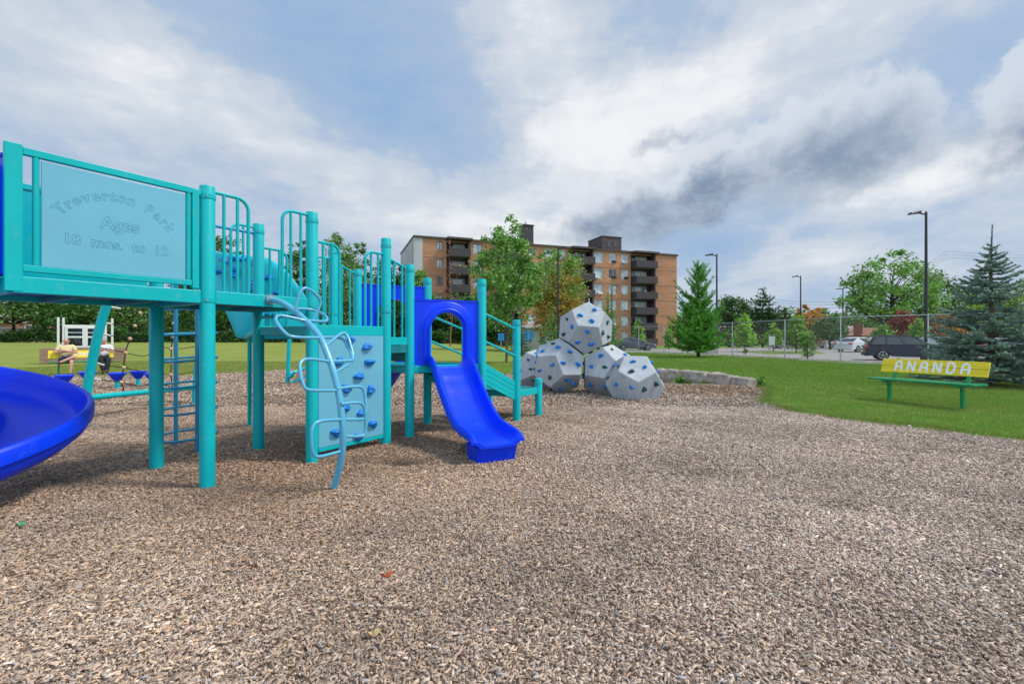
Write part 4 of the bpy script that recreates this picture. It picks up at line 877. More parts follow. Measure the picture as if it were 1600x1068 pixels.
def broadleaf(name, label, base, H, Wd, bot, cols, n_cl=60, per=110, leaf=.16, shape='oval', trunk_r=.12, bark=None, group=None, lump=.16, cat='tree', w=None, seed=None, open_=0., top2=None, lowcol=None):
    rs = np.random.default_rng(seed or int(abs(base[0]*13+base[1]*7))+1); x0, y0 = base[0], base[1]; z0 = gzf(x0, y0); t = thing(name, label, cat, (x0, y0, z0), group=group)
    n_cl = int(n_cl*2.1); per = int(per*.62); cl = []; k = 0
    while len(cl) < n_cl and k < n_cl*60:
        k += 1; p = rs.uniform(-1, 1, 3); zf = (p[2]+1)/2
        if shape == 'oval': lim = math.sqrt(max(0, 1-(2*zf-1)**2))**.8*(1-.15*zf)
        elif shape == 'spire': lim = (1-zf)**.75*min(1, zf*5+.35)
        elif shape == 'dome': lim = math.sqrt(max(0, 1-zf**2.2))*min(1, zf*3+.45)
        elif shape == 'egg': lim = (math.sin(PI*min(1, zf**.72*.97+.03)))**.7
        else: lim = 1
        rr_ = math.hypot(p[0], p[1])
        if rr_ > lim: continue
        if rr_ < lim*.45 and rs.random() < .55: continue
        cl.append((p[0]*Wd/2, p[1]*Wd/2, bot+zf*(H-bot)))
    cl = np.array(cl)+rs.normal(0, Wd*.02, (len(cl), 3)); cl[:, 2] = np.minimum(cl[:, 2], H-.02*H)
    rad = Wd*lump*rs.uniform(.45, 1.3, len(cl))*(1-.45*np.clip((cl[:, 2]-bot)/(H-bot), 0, 1)**2)
    pts, own = crown_pts(cl, rad, per); tint = rs.uniform(.75, 1.25, len(cl))[own][:, None]
    c = colmix(len(pts), cols, w)*tint
    if lowcol is not None:
        f = np.clip(1.55-(pts[:, 2:3]-bot)/(H-bot)*1.8+rs.normal(0, .3, len(cl))[own][:, None], 0, 1)*(RNG.random((len(pts), 1)) < .85); c = c*(1-f)+colmix(len(pts), lowcol)*f
    leaves(pts, leaf, col=c, parent=t, name='crown')
    mb = MB(); bend = [Vector((rs.normal(0, .02)*H*f, rs.normal(0, .02)*H*f, H*.93*f-(.1 if f == 0 else 0))) for f in (0, .12, .3, .5, .7, .88)]
    mb.tube(smooth_pts(bend, 3), [trunk_r*(1-.93*i/15) for i in range(16)], 9)
    for i in rs.choice(len(cl), min(len(cl), 34), replace=False):
        e = Vector(cl[i]); zb = max(bot*.75, e.z-math.hypot(e.x, e.y)*rs.uniform(.6, 1.1)); f = min(.85, zb/(H*.93)); s = Vector((0, 0, 0)).lerp(bend[-1], f); s = Vector((0, 0, zb))
        mid = s.lerp(e, .55)+Vector((rs.normal(0, .04), rs.normal(0, .04), -.04))*Wd*.5; r0 = trunk_r*(1-f)*.45+.012; mb.tube([s, mid, e], [r0, r0*.6, r0*.25], 5)
    mb.build('trunk', bark or BARK, t, smooth=60); return t
def conifer(name, label, base, H, Wd, cols, whorls, per, nl, nw=.012, ex=.85, irr=0., sweep=.15, bare_top=.0, bot=.1, seed=1, bark=None, tip=None, cat='tree', group=None, droop=.1, dens=60, gap=.0):
    """whorls of boughs, each bough a spray of side twigs covered in needle blades"""
    rs = np.random.default_rng(seed); x0, y0 = base[0], base[1]; z0 = gzf(x0, y0); t = thing(name, label, cat, (x0, y0, z0), group=group)
    mb = MB(); mb.tube([(0, 0, -.1), (.01, 0, H*.4), (-.01, .01, H*.75), (.03, 0, H)], [H*.016+.02, H*.011+.012, H*.006+.008, .008], 9)
    C = []; Dn = []; own = []
    def needles(a, b, n, spread):
        f = rs.random(n)[:, None]; c = a+(b-a)*f; ax = (b-a)/np.linalg.norm(b-a); d = rs.normal(size=(n, 3)); d -= ax*(d@ax)[:, None]; d /= np.linalg.norm(d, axis=1, keepdims=True)
        d = d+ax*.7; d[:, 2] += .15; d /= np.linalg.norm(d, axis=1, keepdims=True); C.append(c+d*nl*.4); Dn.append(d)
    for wi in range(whorls):
        f = (wi+.5)/whorls; z = H*(bot+(1-bot-.02-bare_top)*f); le = Wd/2*(1-f)**ex*rs.uniform(.82, 1.1)+Wd*.035; m = max(4, int(per*(1-.45*f)+rs.integers(-1, 2))); ph = rs.uniform(0, 6.28)
        for k in range(m):
            if rs.random() < gap: continue
            q = ph+2*PI*k/m+rs.normal(0, .18); L_ = le*rs.uniform(.72-irr, 1.12+irr*.5); rise = sweep*(.4+1.6*f)+rs.normal(0, .06); a = np.array([0, 0, z+rs.normal(0, .03)*H*.3])
            d = np.array([math.cos(q), math.sin(q), 0]); segs = 5; pts = [a+d*L_*s/segs+np.array([0, 0, L_*(rise*(s/segs)**1.6-droop*math.sin(PI*s/segs))]) for s in range(segs+1)]
            mb.tube([tuple(p) for p in pts], [max(.004, .012*(1-s/segs)*(L_+.3)) for s in range(segs+1)], 4)
            side = np.array([-d[1], d[0], 0])
            for s in range(segs):
                needles(pts[s], pts[s+1], int(dens*L_/segs), 1) if s > 0 or f > .7 else None
                if s == 0: continue
                for sg_ in (-1, 1):
                    tl = L_*.42*(1-s/(segs+.6))*rs.uniform(.7, 1.2)
                    if tl < nl*1.2: continue
                    e = pts[s]+(side*sg_*.8+d*.75)/1.1*tl+np.array([0, 0, tl*rs.uniform(-.15, .2)]); needles(pts[s], e, int(dens*tl*1.1)+3, 1)
    if bare_top:
        needles(np.array([0, 0, H*(1-bare_top)]), np.array([.03, 0, H]), int(dens*H*bare_top*.35), 1)
    C = np.concatenate(C); D = np.concatenate(Dn); n = len(C); e = RNG.normal(size=(n, 3)); e -= D*(e*D).sum(1, keepdims=True); e /= np.linalg.norm(e, axis=1, keepdims=True)
    s = (nl*RNG.uniform(.7, 1.2, n))[:, None]; V = np.stack([C-D*s*.5-e*nw/2, C-D*s*.5+e*nw/2, C+D*s*.5], 1).reshape(-1, 3)
    lumpy = (1+.25*np.sin(C[:, 0:1]*5+C[:, 2:3]*9)*np.sin(C[:, 1:2]*6)); np_mesh('crown', V, np.arange(3*n).reshape(-1, 3), NEEDLE, (colmix(n, cols)*lumpy).astype(np.float32), t)
    mb.build('trunk', bark or BARK, t, smooth=60); return t
def place(px, py): return gpt(px, py)
def base_at(px, d): return Vector(((px-800)*d/FPX, d, 0))
def hz_(py, d): return EYE+(HOR-py)*d/FPX
G1 = [(.10, .22, .04), (.16, .31, .06), (.24, .39, .11), (.06, .15, .025)]; G2 = [(.035, .10, .018), (.06, .15, .03), (.09, .19, .04)]; YG = [(.20, .38, .04), (.28, .45, .07), (.14, .28, .03)]
OR = [(.42, .20, .04), (.50, .29, .07), (.30, .15, .04), (.36, .30, .06)]; RD = [(.20, .055, .035), (.27, .09, .05), (.14, .04, .03)]; BS_ = [(.16, .24, .19), (.24, .33, .28), (.34, .43, .37), (.10, .155, .125)]; DK = [(.02, .055, .018), (.035, .085, .025), (.05, .11, .03)]; WP = [(.07, .24, .03), (.12, .34, .04), (.20, .42, .07), (.04, .13, .02)]
# the near maple in front of the building, then its turning neighbour
def bl(name, label, px, d, ytop, wpx, ybot, cols, **k):
    z = gzf(*base_at(px, d)[:2]); return broadleaf(name, label, base_at(px, d), hz_(ytop, d)-z, wpx*d/FPX, max(.2, hz_(ybot, d)-z), cols, **k)
bl('maple_tree', 'young green maple with a thin pale trunk and spiky top, before the apartment block', 791, 25.8, 330, 108, 506, G1+[(.2, .36, .1)], n_cl=82, per=92, leaf=.18, shape='egg', trunk_r=.08, seed=5, lump=.10)
bl('maple_tree', 'maple with green top and orange lower leaves, behind the young maple', 866, 45, 390, 98, 522, G1, n_cl=90, per=90, leaf=.28, shape='oval', trunk_r=.2, bark=BARKD, lowcol=OR, seed=8)
bl('maple_tree', 'dull green and rust tree filling the gap left of the young maple', 742, 44, 452, 50, 525, G2, n_cl=40, per=70, leaf=.28, trunk_r=.12, bark=BARKD, seed=9)
bl('maple_tree', 'thinly leaved rusty young tree in front of the left balconies', 704, 50, 372, 34, 520, [(.30, .12, .07), (.2, .12, .05)], n_cl=22, per=5, leaf=.2, shape='oval', trunk_r=.09, bark=BARKR, seed=10)
conifer('pine_tree', 'pale green young pine between the orange maple and the climbing boulders', base_at(861, 36), hz_(478, 36), 2.0, [(.09, .22, .05), (.14, .3, .07), (.06, .15, .03)], 12, 9, .16, .03, sweep=.7, bot=.05, seed=3, dens=70)
conifer('spruce_tree', 'small grey blue spruce beside the young maple trunk', base_at(815, 35), hz_(498, 35)+.2, 2.0, [(.07, .12, .10), (.11, .18, .15)], 12, 9, .12, .03, sweep=.1, bot=.04, seed=4, dens=70)
conifer('pine_tree', 'young pine standing right of the block, vivid, low and unlit', base_at(950, 48), hz_(455, 48), 3.6, [(.09, .22, .04), (.13, .30, .06)], 14, 8, .22, .05, sweep=.55, bot=.08, seed=6, dens=40)['label'] = 'green young pine directly behind the topmost climbing boulder'
wp = gpt(1092, 561.5); conifer('pine_tree', 'bright green bushy white pine standing on the lawn right of the apartment block', (base_at(1091, 33.5).x, 33.5), 6.85, 3.9, WP, 25, 12, .20, .034, ex=.62, irr=.34, sweep=.50, bot=.08, seed=12, dens=150, bark=BARKD, bare_top=.03, gap=.26)
sp_ = gpt(1549, 604); conifer('spruce_tree', 'blue spruce with a long bare leader behind the yellow backed bench', (sp_.x, sp_.y), 4.55, 3.75, BS_, 22, 12, .060, .017, ex=.86, gap=.13, sweep=.15, bot=.035, seed=21, dens=560, bark=BARK, bare_top=.11, droop=.05)
bl('shade_tree', 'tall spreading tree with open crown and forked dark trunk, above the parked cars', 1392, 70, 392, 138, 495, [(.09, .20, .03), (.14, .29, .05), (.2, .36, .09)], n_cl=60, per=120, leaf=.42, shape='dome', trunk_r=.55, bark=BARKD, seed=22, lump=.085)
bl('shade_tree', 'dark broad tree between the tall street lamp and the blue spruce', 1492, 85, 438, 120, 520, DK+G2, n_cl=60, per=80, leaf=.5, shape='dome', trunk_r=.4, bark=BARKD, seed=23)
bl('shade_tree', 'yellow green tree rising behind the blue spruce at the right edge', 1585, 70, 440, 120, 530, [(.12, .22, .03), (.2, .3, .05)], n_cl=60, per=80, leaf=.45, shape='dome', trunk_r=.35, seed=24)
conifer('pine_tree', 'tall dark layered pine behind the fence, left of the second street lamp', base_at(1192, 72), hz_(448, 72), 7.2, DK, 12, 9, .55, .13, sweep=.15, bot=.22, seed=25, dens=26, bark=BARKD, gap=.15)
conifer('pine_tree', 'lower dark pine close on the right of the tall layered pine', base_at(1226, 78), hz_(478, 78), 5.5, DK, 9, 8, .5, .13, sweep=.15, bot=.3, seed=26, dens=24, bark=BARKD)
bl('shade_tree', 'grey green full tree between the bright white pine and the dark layered pine', 1143, 88, 466, 66, 535, [(.06, .12, .035), (.09, .16, .05)], n_cl=50, per=70, leaf=.5, trunk_r=.3, bark=BARKD, seed=27)
yl = 'bright young lime green tree '
for px, d, yt, w_, yb, cols, l in ((998, 56, 497, 24, 545, YG, yl+'in front of the lowest right balcony'), (1045, 58, 503, 18, 542, YG, yl+'at the right corner of the apartment block'), (1163, 47, 489, 36, 540, YG, yl+'in front of the dark layered pine'), (1208, 50, 502, 26, 538, YG, yl+'beside the white sign board'),
                              (1244, 44, 481, 40, 540, G1+YG, 'taller lime green tree standing beside the third street lamp'), (1380, 50, 500, 32, 535, G1, 'small green tree above the roof of the dark parked car'), (1436, 48, 498, 38, 540, G1+YG, 'small green tree right behind the tall street lamp')):
    bl('young_tree', l, px, d, yt, w_, yb, cols, n_cl=34, per=60, leaf=.26, shape='spire', trunk_r=.06, seed=int(px), lump=.15)
bl('shrub', 'green sapling bush growing at the fence between the second and third fence posts', 1262, 30.5, 515, 24, 556, G1, n_cl=22, per=50, leaf=.13, trunk_r=.03, cat='bush', seed=31)
bl('shrub', 'small weedy shoot under the fence beside the parking lot', 1165, 37, 545, 8, 556, G1, n_cl=8, per=24, leaf=.12, trunk_r=.02, cat='bush', seed=32)
bl('maple_tree', 'orange turning tree beside the third street lamp', 1266, 66, 476, 44, 535, OR, n_cl=40, per=70, leaf=.36, trunk_r=.2, seed=33)
bl('shade_tree', 'round grey green tree with a dark trunk before the brown bungalow', 1297, 58, 496, 50, 528, [(.06, .13, .04), (.10, .18, .06)], n_cl=40, per=70, leaf=.3, shape='dome', trunk_r=.16, bark=BARKD, seed=34)
bl('maple_tree', 'dark red tree behind the roof of the dark parked car', 1411, 56, 484, 40, 535, RD, n_cl=46, per=70, leaf=.3, shape='egg', trunk_r=.14, seed=35)
bl('maple_tree', 'orange brown tree behind the blue spruce beside the tall street lamp', 1480, 62, 488, 50, 535, OR+RD, n_cl=34, per=60, leaf=.34, trunk_r=.2, seed=36)
# trees on the left, behind the play structure
for px, d, yt, w_, yb, cols, l, sh in ((528, 62, 352, 66, 520, [(.10, .20, .05), (.15, .27, .07), (.22, .34, .12)], 'tall pale green poplar behind the turquoise railings', 'egg'), (562, 66, 372, 46, 520, [(.09, .18, .05), (.14, .25, .07)], 'second pale green poplar close on the right of the tallest one', 'egg'),
                                  (465, 64, 375, 48, 520, G2+[(.2, .16, .04)], 'dark green tree with brownish tips behind the square ended railing', 'oval'), (612, 72, 402, 66, 520, G2, 'dark green tree behind the far blue slide hood', 'oval'), (352, 70, 366, 56, 500, G2+[(.18, .13, .05)], 'dark green tree behind the first railing beside the sign', 'oval'),
                                  (300, 72, 392, 60, 505, G2, 'green tree half hidden behind the right end of the pale blue sign', 'oval'), (655, 60, 424, 42, 520, G1, 'round bright shrub tree at the left corner of the apartment block', 'oval'), (395, 76, 420, 70, 505, G2, 'low dark tree in the gap between the railings', 'oval'),
                                  (20, 62, 440, 120, 497, [(.06, .13, .03), (.10, .20, .05), (.15, .27, .08)], 'drooping leafy tree under the left end of the deck', 'dome'), (110, 64, 455, 90, 512, G2, 'dark leafed tree left of the white book shelter', 'dome'), (205, 66, 440, 110, 515, G2+G1, 'mid green tree behind the rope net', 'dome'),
                                  (330, 66, 452, 90, 520, G2, 'dark green tree behind the ring ladder', 'dome'), (430, 68, 440, 90, 522, DK+G2, 'very dark tree behind the curved climber', 'dome'), (530, 70, 440, 80, 520, DK+G2, 'very dark tree behind the climbing wall', 'dome'),
                                  (700, 66, 462, 90, 520, DK+G2, 'dark green tree seen through the arch of the blue hood', 'dome'), (640, 68, 455, 70, 520, G2, 'green tree between the far hood and the arch hood', 'dome')):
    bl('poplar_tree' if 'poplar' in l else 'shade_tree', l, px, d, yt, w_, yb, cols, n_cl=60, per=90, leaf=.38, shape=sh, trunk_r=.25, seed=int(px)+7, bark=BARKD)
def hedge(name, label, pix, h, dep, cols, leaf, n, cat='hedge', kind=None, zoff=0):
    """pix: (px, distance) along the run"""
    P_ = [np.array([(p-800)*d/FPX, d]) for p, d in pix]; C = []
    for a, b in zip(P_, P_[1:]):
        m = int(n*np.linalg.norm(b-a)); f = RNG.random((m, 1)); q = a+(b-a)*f; nn = np.array([-(b-a)[1], (b-a)[0]])/np.linalg.norm(b-a); q = q+nn*RNG.uniform(-dep/2, dep/2, (m, 1))
        s = q[:, 0]*.9+q[:, 1]*.4; hh = h*(.72+.16*np.sin(s*.8)+.10*np.sin(s*2.1+1)+.07*np.sin(s*5.3)); z = hh*RNG.random(m)**.6; keep = np.ones(m, bool)
        C.append(np.concatenate([q, (gz(q[:, 0], q[:, 1])+z+zoff)[:, None]], 1)[keep])
    C = np.concatenate(C); o = C.mean(0); o[2] = 0; t = leaves(C-o, leaf, col=colmix(len(C), cols)*(1+.3*np.sin(C[:, 0:1]*1.3)*np.sin(C[:, 2:3]*1.7+C[:, 0:1])), name=name); t.location = o
    if kind: t['kind'] = kind
    else: tag(t, label, cat)
    return t
hedge('hedge', 'long dark hedge of mixed shrubs along the far edge of the left field', [(-140, 60), (240, 61), (420, 62), (700, 60)], 2.1, 2.0, G2+DK, .32, 420)
hedge('hedge', 'tall dark green hedge seen behind the stairs and through the arch', [(600, 63), (800, 62)], 5.0, 3., DK+G2, .36, 900)
hedge('wood', '', [(-400, 110), (700, 105)], 9, 8, G2+DK, .9, 260, kind='stuff'); hedge('wood', '', [(660, 125), (900, 135), (1080, 120), (1300, 115), (1420, 105), (2400, 105)], 9.0, 8, G2+G1, .8, 300, kind='stuff')
hedge('hedge', 'low hedge along the road behind the parked cars', [(1040, 92), (1350, 88), (1500, 84), (1700, 80)], 1.6, 1.5, G2, .35, 150)
# a few weeds against the stones
for i, (x, y, s, l) in enumerate(((1061, 600, .22, 'weed tuft growing in the joint of the left limestone blocks'), (1183, 606, .30, 'leafy weed at the grass end of the limestone row'))):
    g = gpt(x, y); C = RNG.normal(0, 1, (260, 3))*np.array([.09, .07, .11])*s/.3; C[:, 2] = np.abs(C[:, 2])+.05; w_ = leaves(C, .07, col=colmix(260, G2+G1), name='weed'); w_.location = (g.x, g.y-.12, .03); tag(w_, l, 'weed')

# ================================================================ apartment block
def brick_mat():
    m = bpy.data.materials.new('orange_brick'); m.use_nodes = True; N = m.node_tree.nodes; L = m.node_tree.links; b = N['Principled BSDF']; b.inputs['Roughness'].default_value = .9
    tc = N.new('ShaderNodeTexCoord'); sp = N.new('ShaderNodeSeparateXYZ'); L.new(tc.outputs['Object'], sp.inputs[0]); cb = N.new('ShaderNodeCombineXYZ'); L.new(sp.outputs[0], cb.inputs[0]); L.new(sp.outputs[2], cb.inputs[1])
    br = N.new('ShaderNodeTexBrick'); br.inputs['Scale'].default_value = 1; br.inputs['Brick Width'].default_value = .6; br.inputs['Row Height'].default_value = .2; br.inputs['Mortar Size'].default_value = .014
    br.inputs['Color1'].default_value = (.41, .19, .10, 1); br.inputs['Color2'].default_value = (.48, .24, .135, 1); br.inputs['Mortar'].default_value = (.30, .16, .09, 1); L.new(cb.outputs[0], br.inputs[0])
    n = N.new('ShaderNodeTexNoise'); n.inputs['Scale'].default_value = .5; n.inputs['Detail'].default_value = 6; mp = N.new('ShaderNodeMapping'); mp.inputs['Scale'].default_value = (.35, 1, 2.5); L.new(tc.outputs['Object'], mp.inputs[0]); L.new(mp.outputs[0], n.inputs[0])
    mr = N.new('ShaderNodeMapRange'); mr.inputs[1].default_value = .3; mr.inputs[2].default_value = .7; mr.inputs[3].default_value = 1.0; mr.inputs[4].default_value = 1.34; L.new(n.outputs[0], mr.inputs[0])
    sc_ = N.new('ShaderNodeVectorMath'); sc_.operation = 'SCALE'; L.new(br.outputs[0], sc_.inputs[0]); L.new(mr.outputs[0], sc_.inputs['Scale']); L.new(sc_.outputs[0], b.inputs['Base Color']); return m
BRICK = brick_mat(); BROWN = mat('dark_brown_cladding', (.085, .062, .058), .7, var=.2, vscale=3); BAL = mat('dark_balcony_panel', (.052, .044, .046), .6, var=.15, vscale=5, stretch=(8, 1, .3)); PCONC = mat('pale_concrete_panel', (.50, .50, .49), .8, var=.12, vscale=1.5, stretch=(2, 1, .3))
WG = mat('window_glass', (.46, .52, .56), .10, var=.5, vscale=.9, spec=.9); WGD = mat('dark_window_glass', (.03, .035, .04), .08, spec=.9); CURT = mat('curtain', (.80, .79, .76), .9, var=.3, vscale=2, stretch=(6, 1, .2)); SLAB = mat('slab_edge', (.20, .17, .15), .8, var=.1)
def building():
    bl0 = Vector((-14.3, 70, 0)); Lb, Db, Hb = 46.8, 15.5, 16.2; FH = 2.68
    t = thing('apartment_block', 'six storey orange brick apartment block with dark balconies and rooftop penthouse', 'building', bl0, math.atan2(.342, .94))
    def s_of(px): r = (px-800)/FPX; return (70*r+14.3)/(.94-.342*r)
    bays = [(4.75, 8.25), (12.9, 16.4), (25.2, 29.4), (37.1, 41.7)]
    wins = [(3.7, .9, 1.15, False), (9.6, 1.5, 1.5, False), (18.6, 1.4, 1.3, True), (21.7, 1.9, 1.45, True), (24.0, 1.2, 1.5, True), (30.6, 2.3, 1.6, True), (33.5, 1.5, 1.5, True), (35.9, 1.4, 1.5, True)]
    holes = []
    for k in range(6):
        for cx, w, h, ac in wins: holes.append((cx-w/2, cx+w/2, .35+FH*k+2.05-h, .35+FH*k+2.15))
    for a, b in bays: holes.append((a, b, .3, Hb-.35))
    xs = sorted({0, Lb, *[h[0] for h in holes], *[h[1] for h in holes]}); zs = sorted({-.5, Hb, *[h[2] for h in holes], *[h[3] for h in holes]}); mb = MB()
    for x0, x1 in zip(xs, xs[1:]):
        for z0, z1 in zip(zs, zs[1:]):
            cx, cz = (x0+x1)/2, (z0+z1)/2
            if any(h[0] < cx < h[1] and h[2] < cz < h[3] for h in holes): continue
            mb.add([(x0, 0, z0), (x1, 0, z0), (x1, 0, z1), (x0, 0, z1)], [(0, 1, 2, 3)])
    for h in holes[:-len(bays)]:
        x0, x1, z0, z1 = h; mb.add([(x0, 0, z0), (x1, 0, z0), (x1, 0, z1), (x0, 0, z1), (x0, .22, z0), (x1, .22, z0), (x1, .22, z1), (x0, .22, z1)], [(0, 1, 5, 4), (1, 2, 6, 5), (2, 3, 7, 6), (3, 0, 4, 7)])
    mb.add([(Lb, 0, -.5), (Lb, Db, -.5), (Lb, Db, Hb), (Lb, 0, Hb), (0, Db, -.5), (0, Db, Hb)], [(0, 1, 2, 3), (1, 4, 5, 2)]); mb.build('brick_wall', BRICK, t, fix=False)
    mb = MB(); mb.box((-.06, Db/2, Hb/2-.25), (.12, Db, Hb+.5)); mb.box((.55, -.03, Hb/2-.25), (1.3, .06, Hb+.49))
    for k in range(7): mb.box((-.13, 1.2+Db*k/7, Hb/2-.25), (.03, .12, Hb+.47))
    mb.build('end_wall', PCONC, t)
    for k in range(1, 6):
        for c in (3.2, 9.2): f = MB().box((-.12, c, .35+FH*k+1.35), (.06, 1.3, 1.3)).build('window', WGD, t)
    mb = MB(); mb.box((Lb/2, Db/2-.02, Hb+.06), (Lb+.35, Db+.4, .12)); mb.box((Lb/2, -.1, Hb+.18), (Lb+.3, .12, .26)); mb.box((-.12, Db/2, Hb+.18), (.12, Db, .26)); mb.build('roof', BROWN, t)
    for k in range(1, 6):
        xs0 = [0]+[v for a, b in bays for v in (a, b)]+[Lb]
        mb = MB()
        for a, b in zip(xs0[::2], xs0[1::2]): mb.box(((a+b)/2, -.012, .3+FH*k-.25), (b-a-.02, .03, .07))
        if k in (1, 2, 3, 4, 5): mb.build('floor_band', BROWN if k % 1 else SLAB, t)
    rr = random.Random(5)
    for k in range(6):
        for cx, w, h, ac in wins:
            z0, z1 = .35+FH*k+2.05-h, .35+FH*k+2.15; f = MB()
            for x in (cx-w/2+.035, cx+w/2-.035, cx+w*.08): f.box((x, .16, (z0+z1)/2), (.07, .06, z1-z0))
            for z in (z0+.035, z1-.035): f.box((cx, .158, z), (w, .06, .07))
            fr = f.build('window', WHITE if ac else BROWN, t); MB().box((cx, .185, (z0+z1)/2), (w-.06, .012, z1-z0-.06)).build('pane', WGD if rr.random() < .25 else WG, fr)
            if rr.random() < .85: q = rr.uniform(.4, .95); MB().box((cx-w/4*(1 if rr.random() < .5 else -.8), .215, z1-(z1-z0)*q/2), (w*.48, .01, (z1-z0)*q)).build('curtain', CURT, fr)
            if ac and rr.random() < .7: MB().box((cx+w*.18*rr.choice((-1, 1)), .02, z0+.20), (w*.42, .45, .36)).build('air_conditioner', WHITE if rr.random() < .6 else BLACK, fr, bevel=.02)
        for bi, (a, b) in enumerate(bays):
            zf = .35+FH*k; c = (a+b)/2; w = b-a
            bay = MB(); bay.add([(a, 0, zf-.35), (b, 0, zf-.35), (b, 0, zf+FH-.35), (a, 0, zf+FH-.35), (a, 1.25, zf-.35), (b, 1.25, zf-.35), (b, 1.25, zf+FH-.35), (a, 1.25, zf+FH-.35)], [(0, 3, 7, 4), (1, 5, 6, 2), (4, 7, 6, 5)])
            bo = bay.build('balcony', BROWN, t, fix=False)
            MB().box((c, .18-.55, zf-.10), (w-.3, 2.2, .16)).build('slab', SLAB, bo)
            p = MB(); p.box((c, -1.50, zf+.45), (w-.24, .07, 1.15)); p.box((a+.12+.035, -.75, zf+.449), (.07, 1.43, 1.148)); p.box((b-.12-.035, -.75, zf+.449), (.07, 1.43, 1.148)); p.build('parapet', BAL, bo)
            g = MB()
            for x in (a+w*.22, c+.2, b-w*.12): g.box((x, 1.2, zf+1.15), (.07, .05, 2.0))
            g.box((a+w*.55, 1.2, zf+2.13), (w*.68, .05, .07)); g.box((a+w*.55, 1.2, zf+.6), (w*.68, .05, .07)); g.build('window', WHITE, bo)
            MB().box((a+w*.62, 1.225, zf+1.35), (w*.5, .01, 1.5)).build('pane', WG if rr.random() < .45 else CURT, bo); MB().box((a+w*.30, 1.224, zf+1.05), (w*.13, .012, 1.95)).build('door', WGD, bo)
            if k == 4 and bi == 0 or k == 3 and bi == 3:
                for j, cc_ in enumerate(((.6, .05, .03), (.7, .55, .05), (.6, .12, .05))):
                    m_ = MB(); m_.lathe([(.06, 0), (.13, .08), (.11, .2), (.03, .26)], (a+.6+j*w*.3, -1.5, zf+1.0), 8); m_.build('flower_box', MATS.get('bloom%d' % j) or mat('bloom%d' % j, cc_, .8), bo)
    for a, b in bays: MB().box(((a+b)/2, -.75, Hb+.02), (b-a+.3, 1.9, .28)).build('bay_roof', BROWN, t)
    for a, b in bays: MB().box((b-.15, -.42, Hb/2), (.28, .80, Hb-.4)).build('privacy_wall', BROWN, t)
    # roof structures
    mb = MB(); mb.box((19.2, 4, Hb+2.0), (1.9, 1.9, 4.0)); mb.box((19.2, 4, Hb+4.06), (2.15, 2.15, .14)); mb.build('chimney_stack', BAL, t); mb = MB(); mb.lathe([(.18, 0), (.18, .5), (.08, .8)], (19.1, 4, Hb+4.1), 10); mb.build('vent', STEEL, t)
    mb = MB(); mb.box((34.9, 5, Hb+1.55), (3.9, 5.0, 3.1)); mb.box((34.9, 5, Hb+3.13), (4.1, 5.2, .12)); mb.box((30.9, 6, Hb+.65), (4.2, 5, 1.3)); ph_ = mb.build('penthouse', BROWN, t)
    for x in (34.2, 35.6): MB().box((x, 2.48, Hb+1.8), (.6, .06, 1.0)).build('window', WGD, ph_)
    for k in range(5): mb = MB(); mb.box((Lb+.55, 5.5, .8+FH*(k+1)), (1.1, 3, 1.1)); mb.build('side_balcony', BAL, t)
building()

# ================================================================ lamps, fence, wires
def lamp(dirx=-1):
    t = thing('street_lamp', '', 'street lamp', (0, 0, 0), 0, 'black street lamps of the parking lot')
    mb = MB(); mb.lathe([(.095, .55), (.062, 8.75), (.05, 8.8)], n=10); mb.build('pole', BLACK, t, smooth=40)
    mb = MB(); mb.tube([(0, 0, 8.62), (dirx*.45, 0, 8.72)], .045, 8); h = mb.build('arm', BLACK, t)
    mb = MB(); mb.add([(dirx*x, y, z) for x, y, z in ((.35, -.13, 8.70), (.35, .13, 8.70), (1.0, .17, 8.62), (1.0, -.17, 8.62), (.35, -.10, 8.86), (.35, .10, 8.86), (.95, .10, 8.74), (.95, -.10, 8.74))], [(0, 1, 2, 3), (4, 7, 6, 5), (0, 4, 5, 1), (1, 5, 6, 2), (2, 6, 7, 3), (3, 7, 4, 0)]); mb.build('lamp_head', BLACK, t, bevel=.02)
    mb = MB(); mb.lathe([(.27, -.1), (.27, .55), (.25, .58)], n=18); mb.build('concrete_base', CONC, t, smooth=40); return t
lp = lamp(-1); lamps = [(1447, 28, -1, 'tallest black street lamp, between the dark parked car and the blue spruce'), (1120, 42, -1, 'black street lamp rising just behind the bright green white pine'), (1251, 56.5, -1, 'black street lamp beside the orange turning tree, third by height'),
                        (1317, 70.5, -1, 'short looking black street lamp in front of the brown bungalow and utility pole'), (872, 39, 1, 'black street lamp in front of the orange maple, its head pointing right'), (956, 66, 1, 'thin far black street lamp standing before the brick facade')]
for i, (px, d, dr, l) in enumerate(lamps):
    t = lp if i == 0 else copy_tree(lp); g = base_at(px, d); t.location = (g.x, g.y, gzf(g.x, g.y)-.03+.03); t['label'] = l
    if dr > 0: t.rotation_euler = (0, 0, PI)
WIRE = mat('dull_wire', (.16, .17, .175), .5, metal=.3)
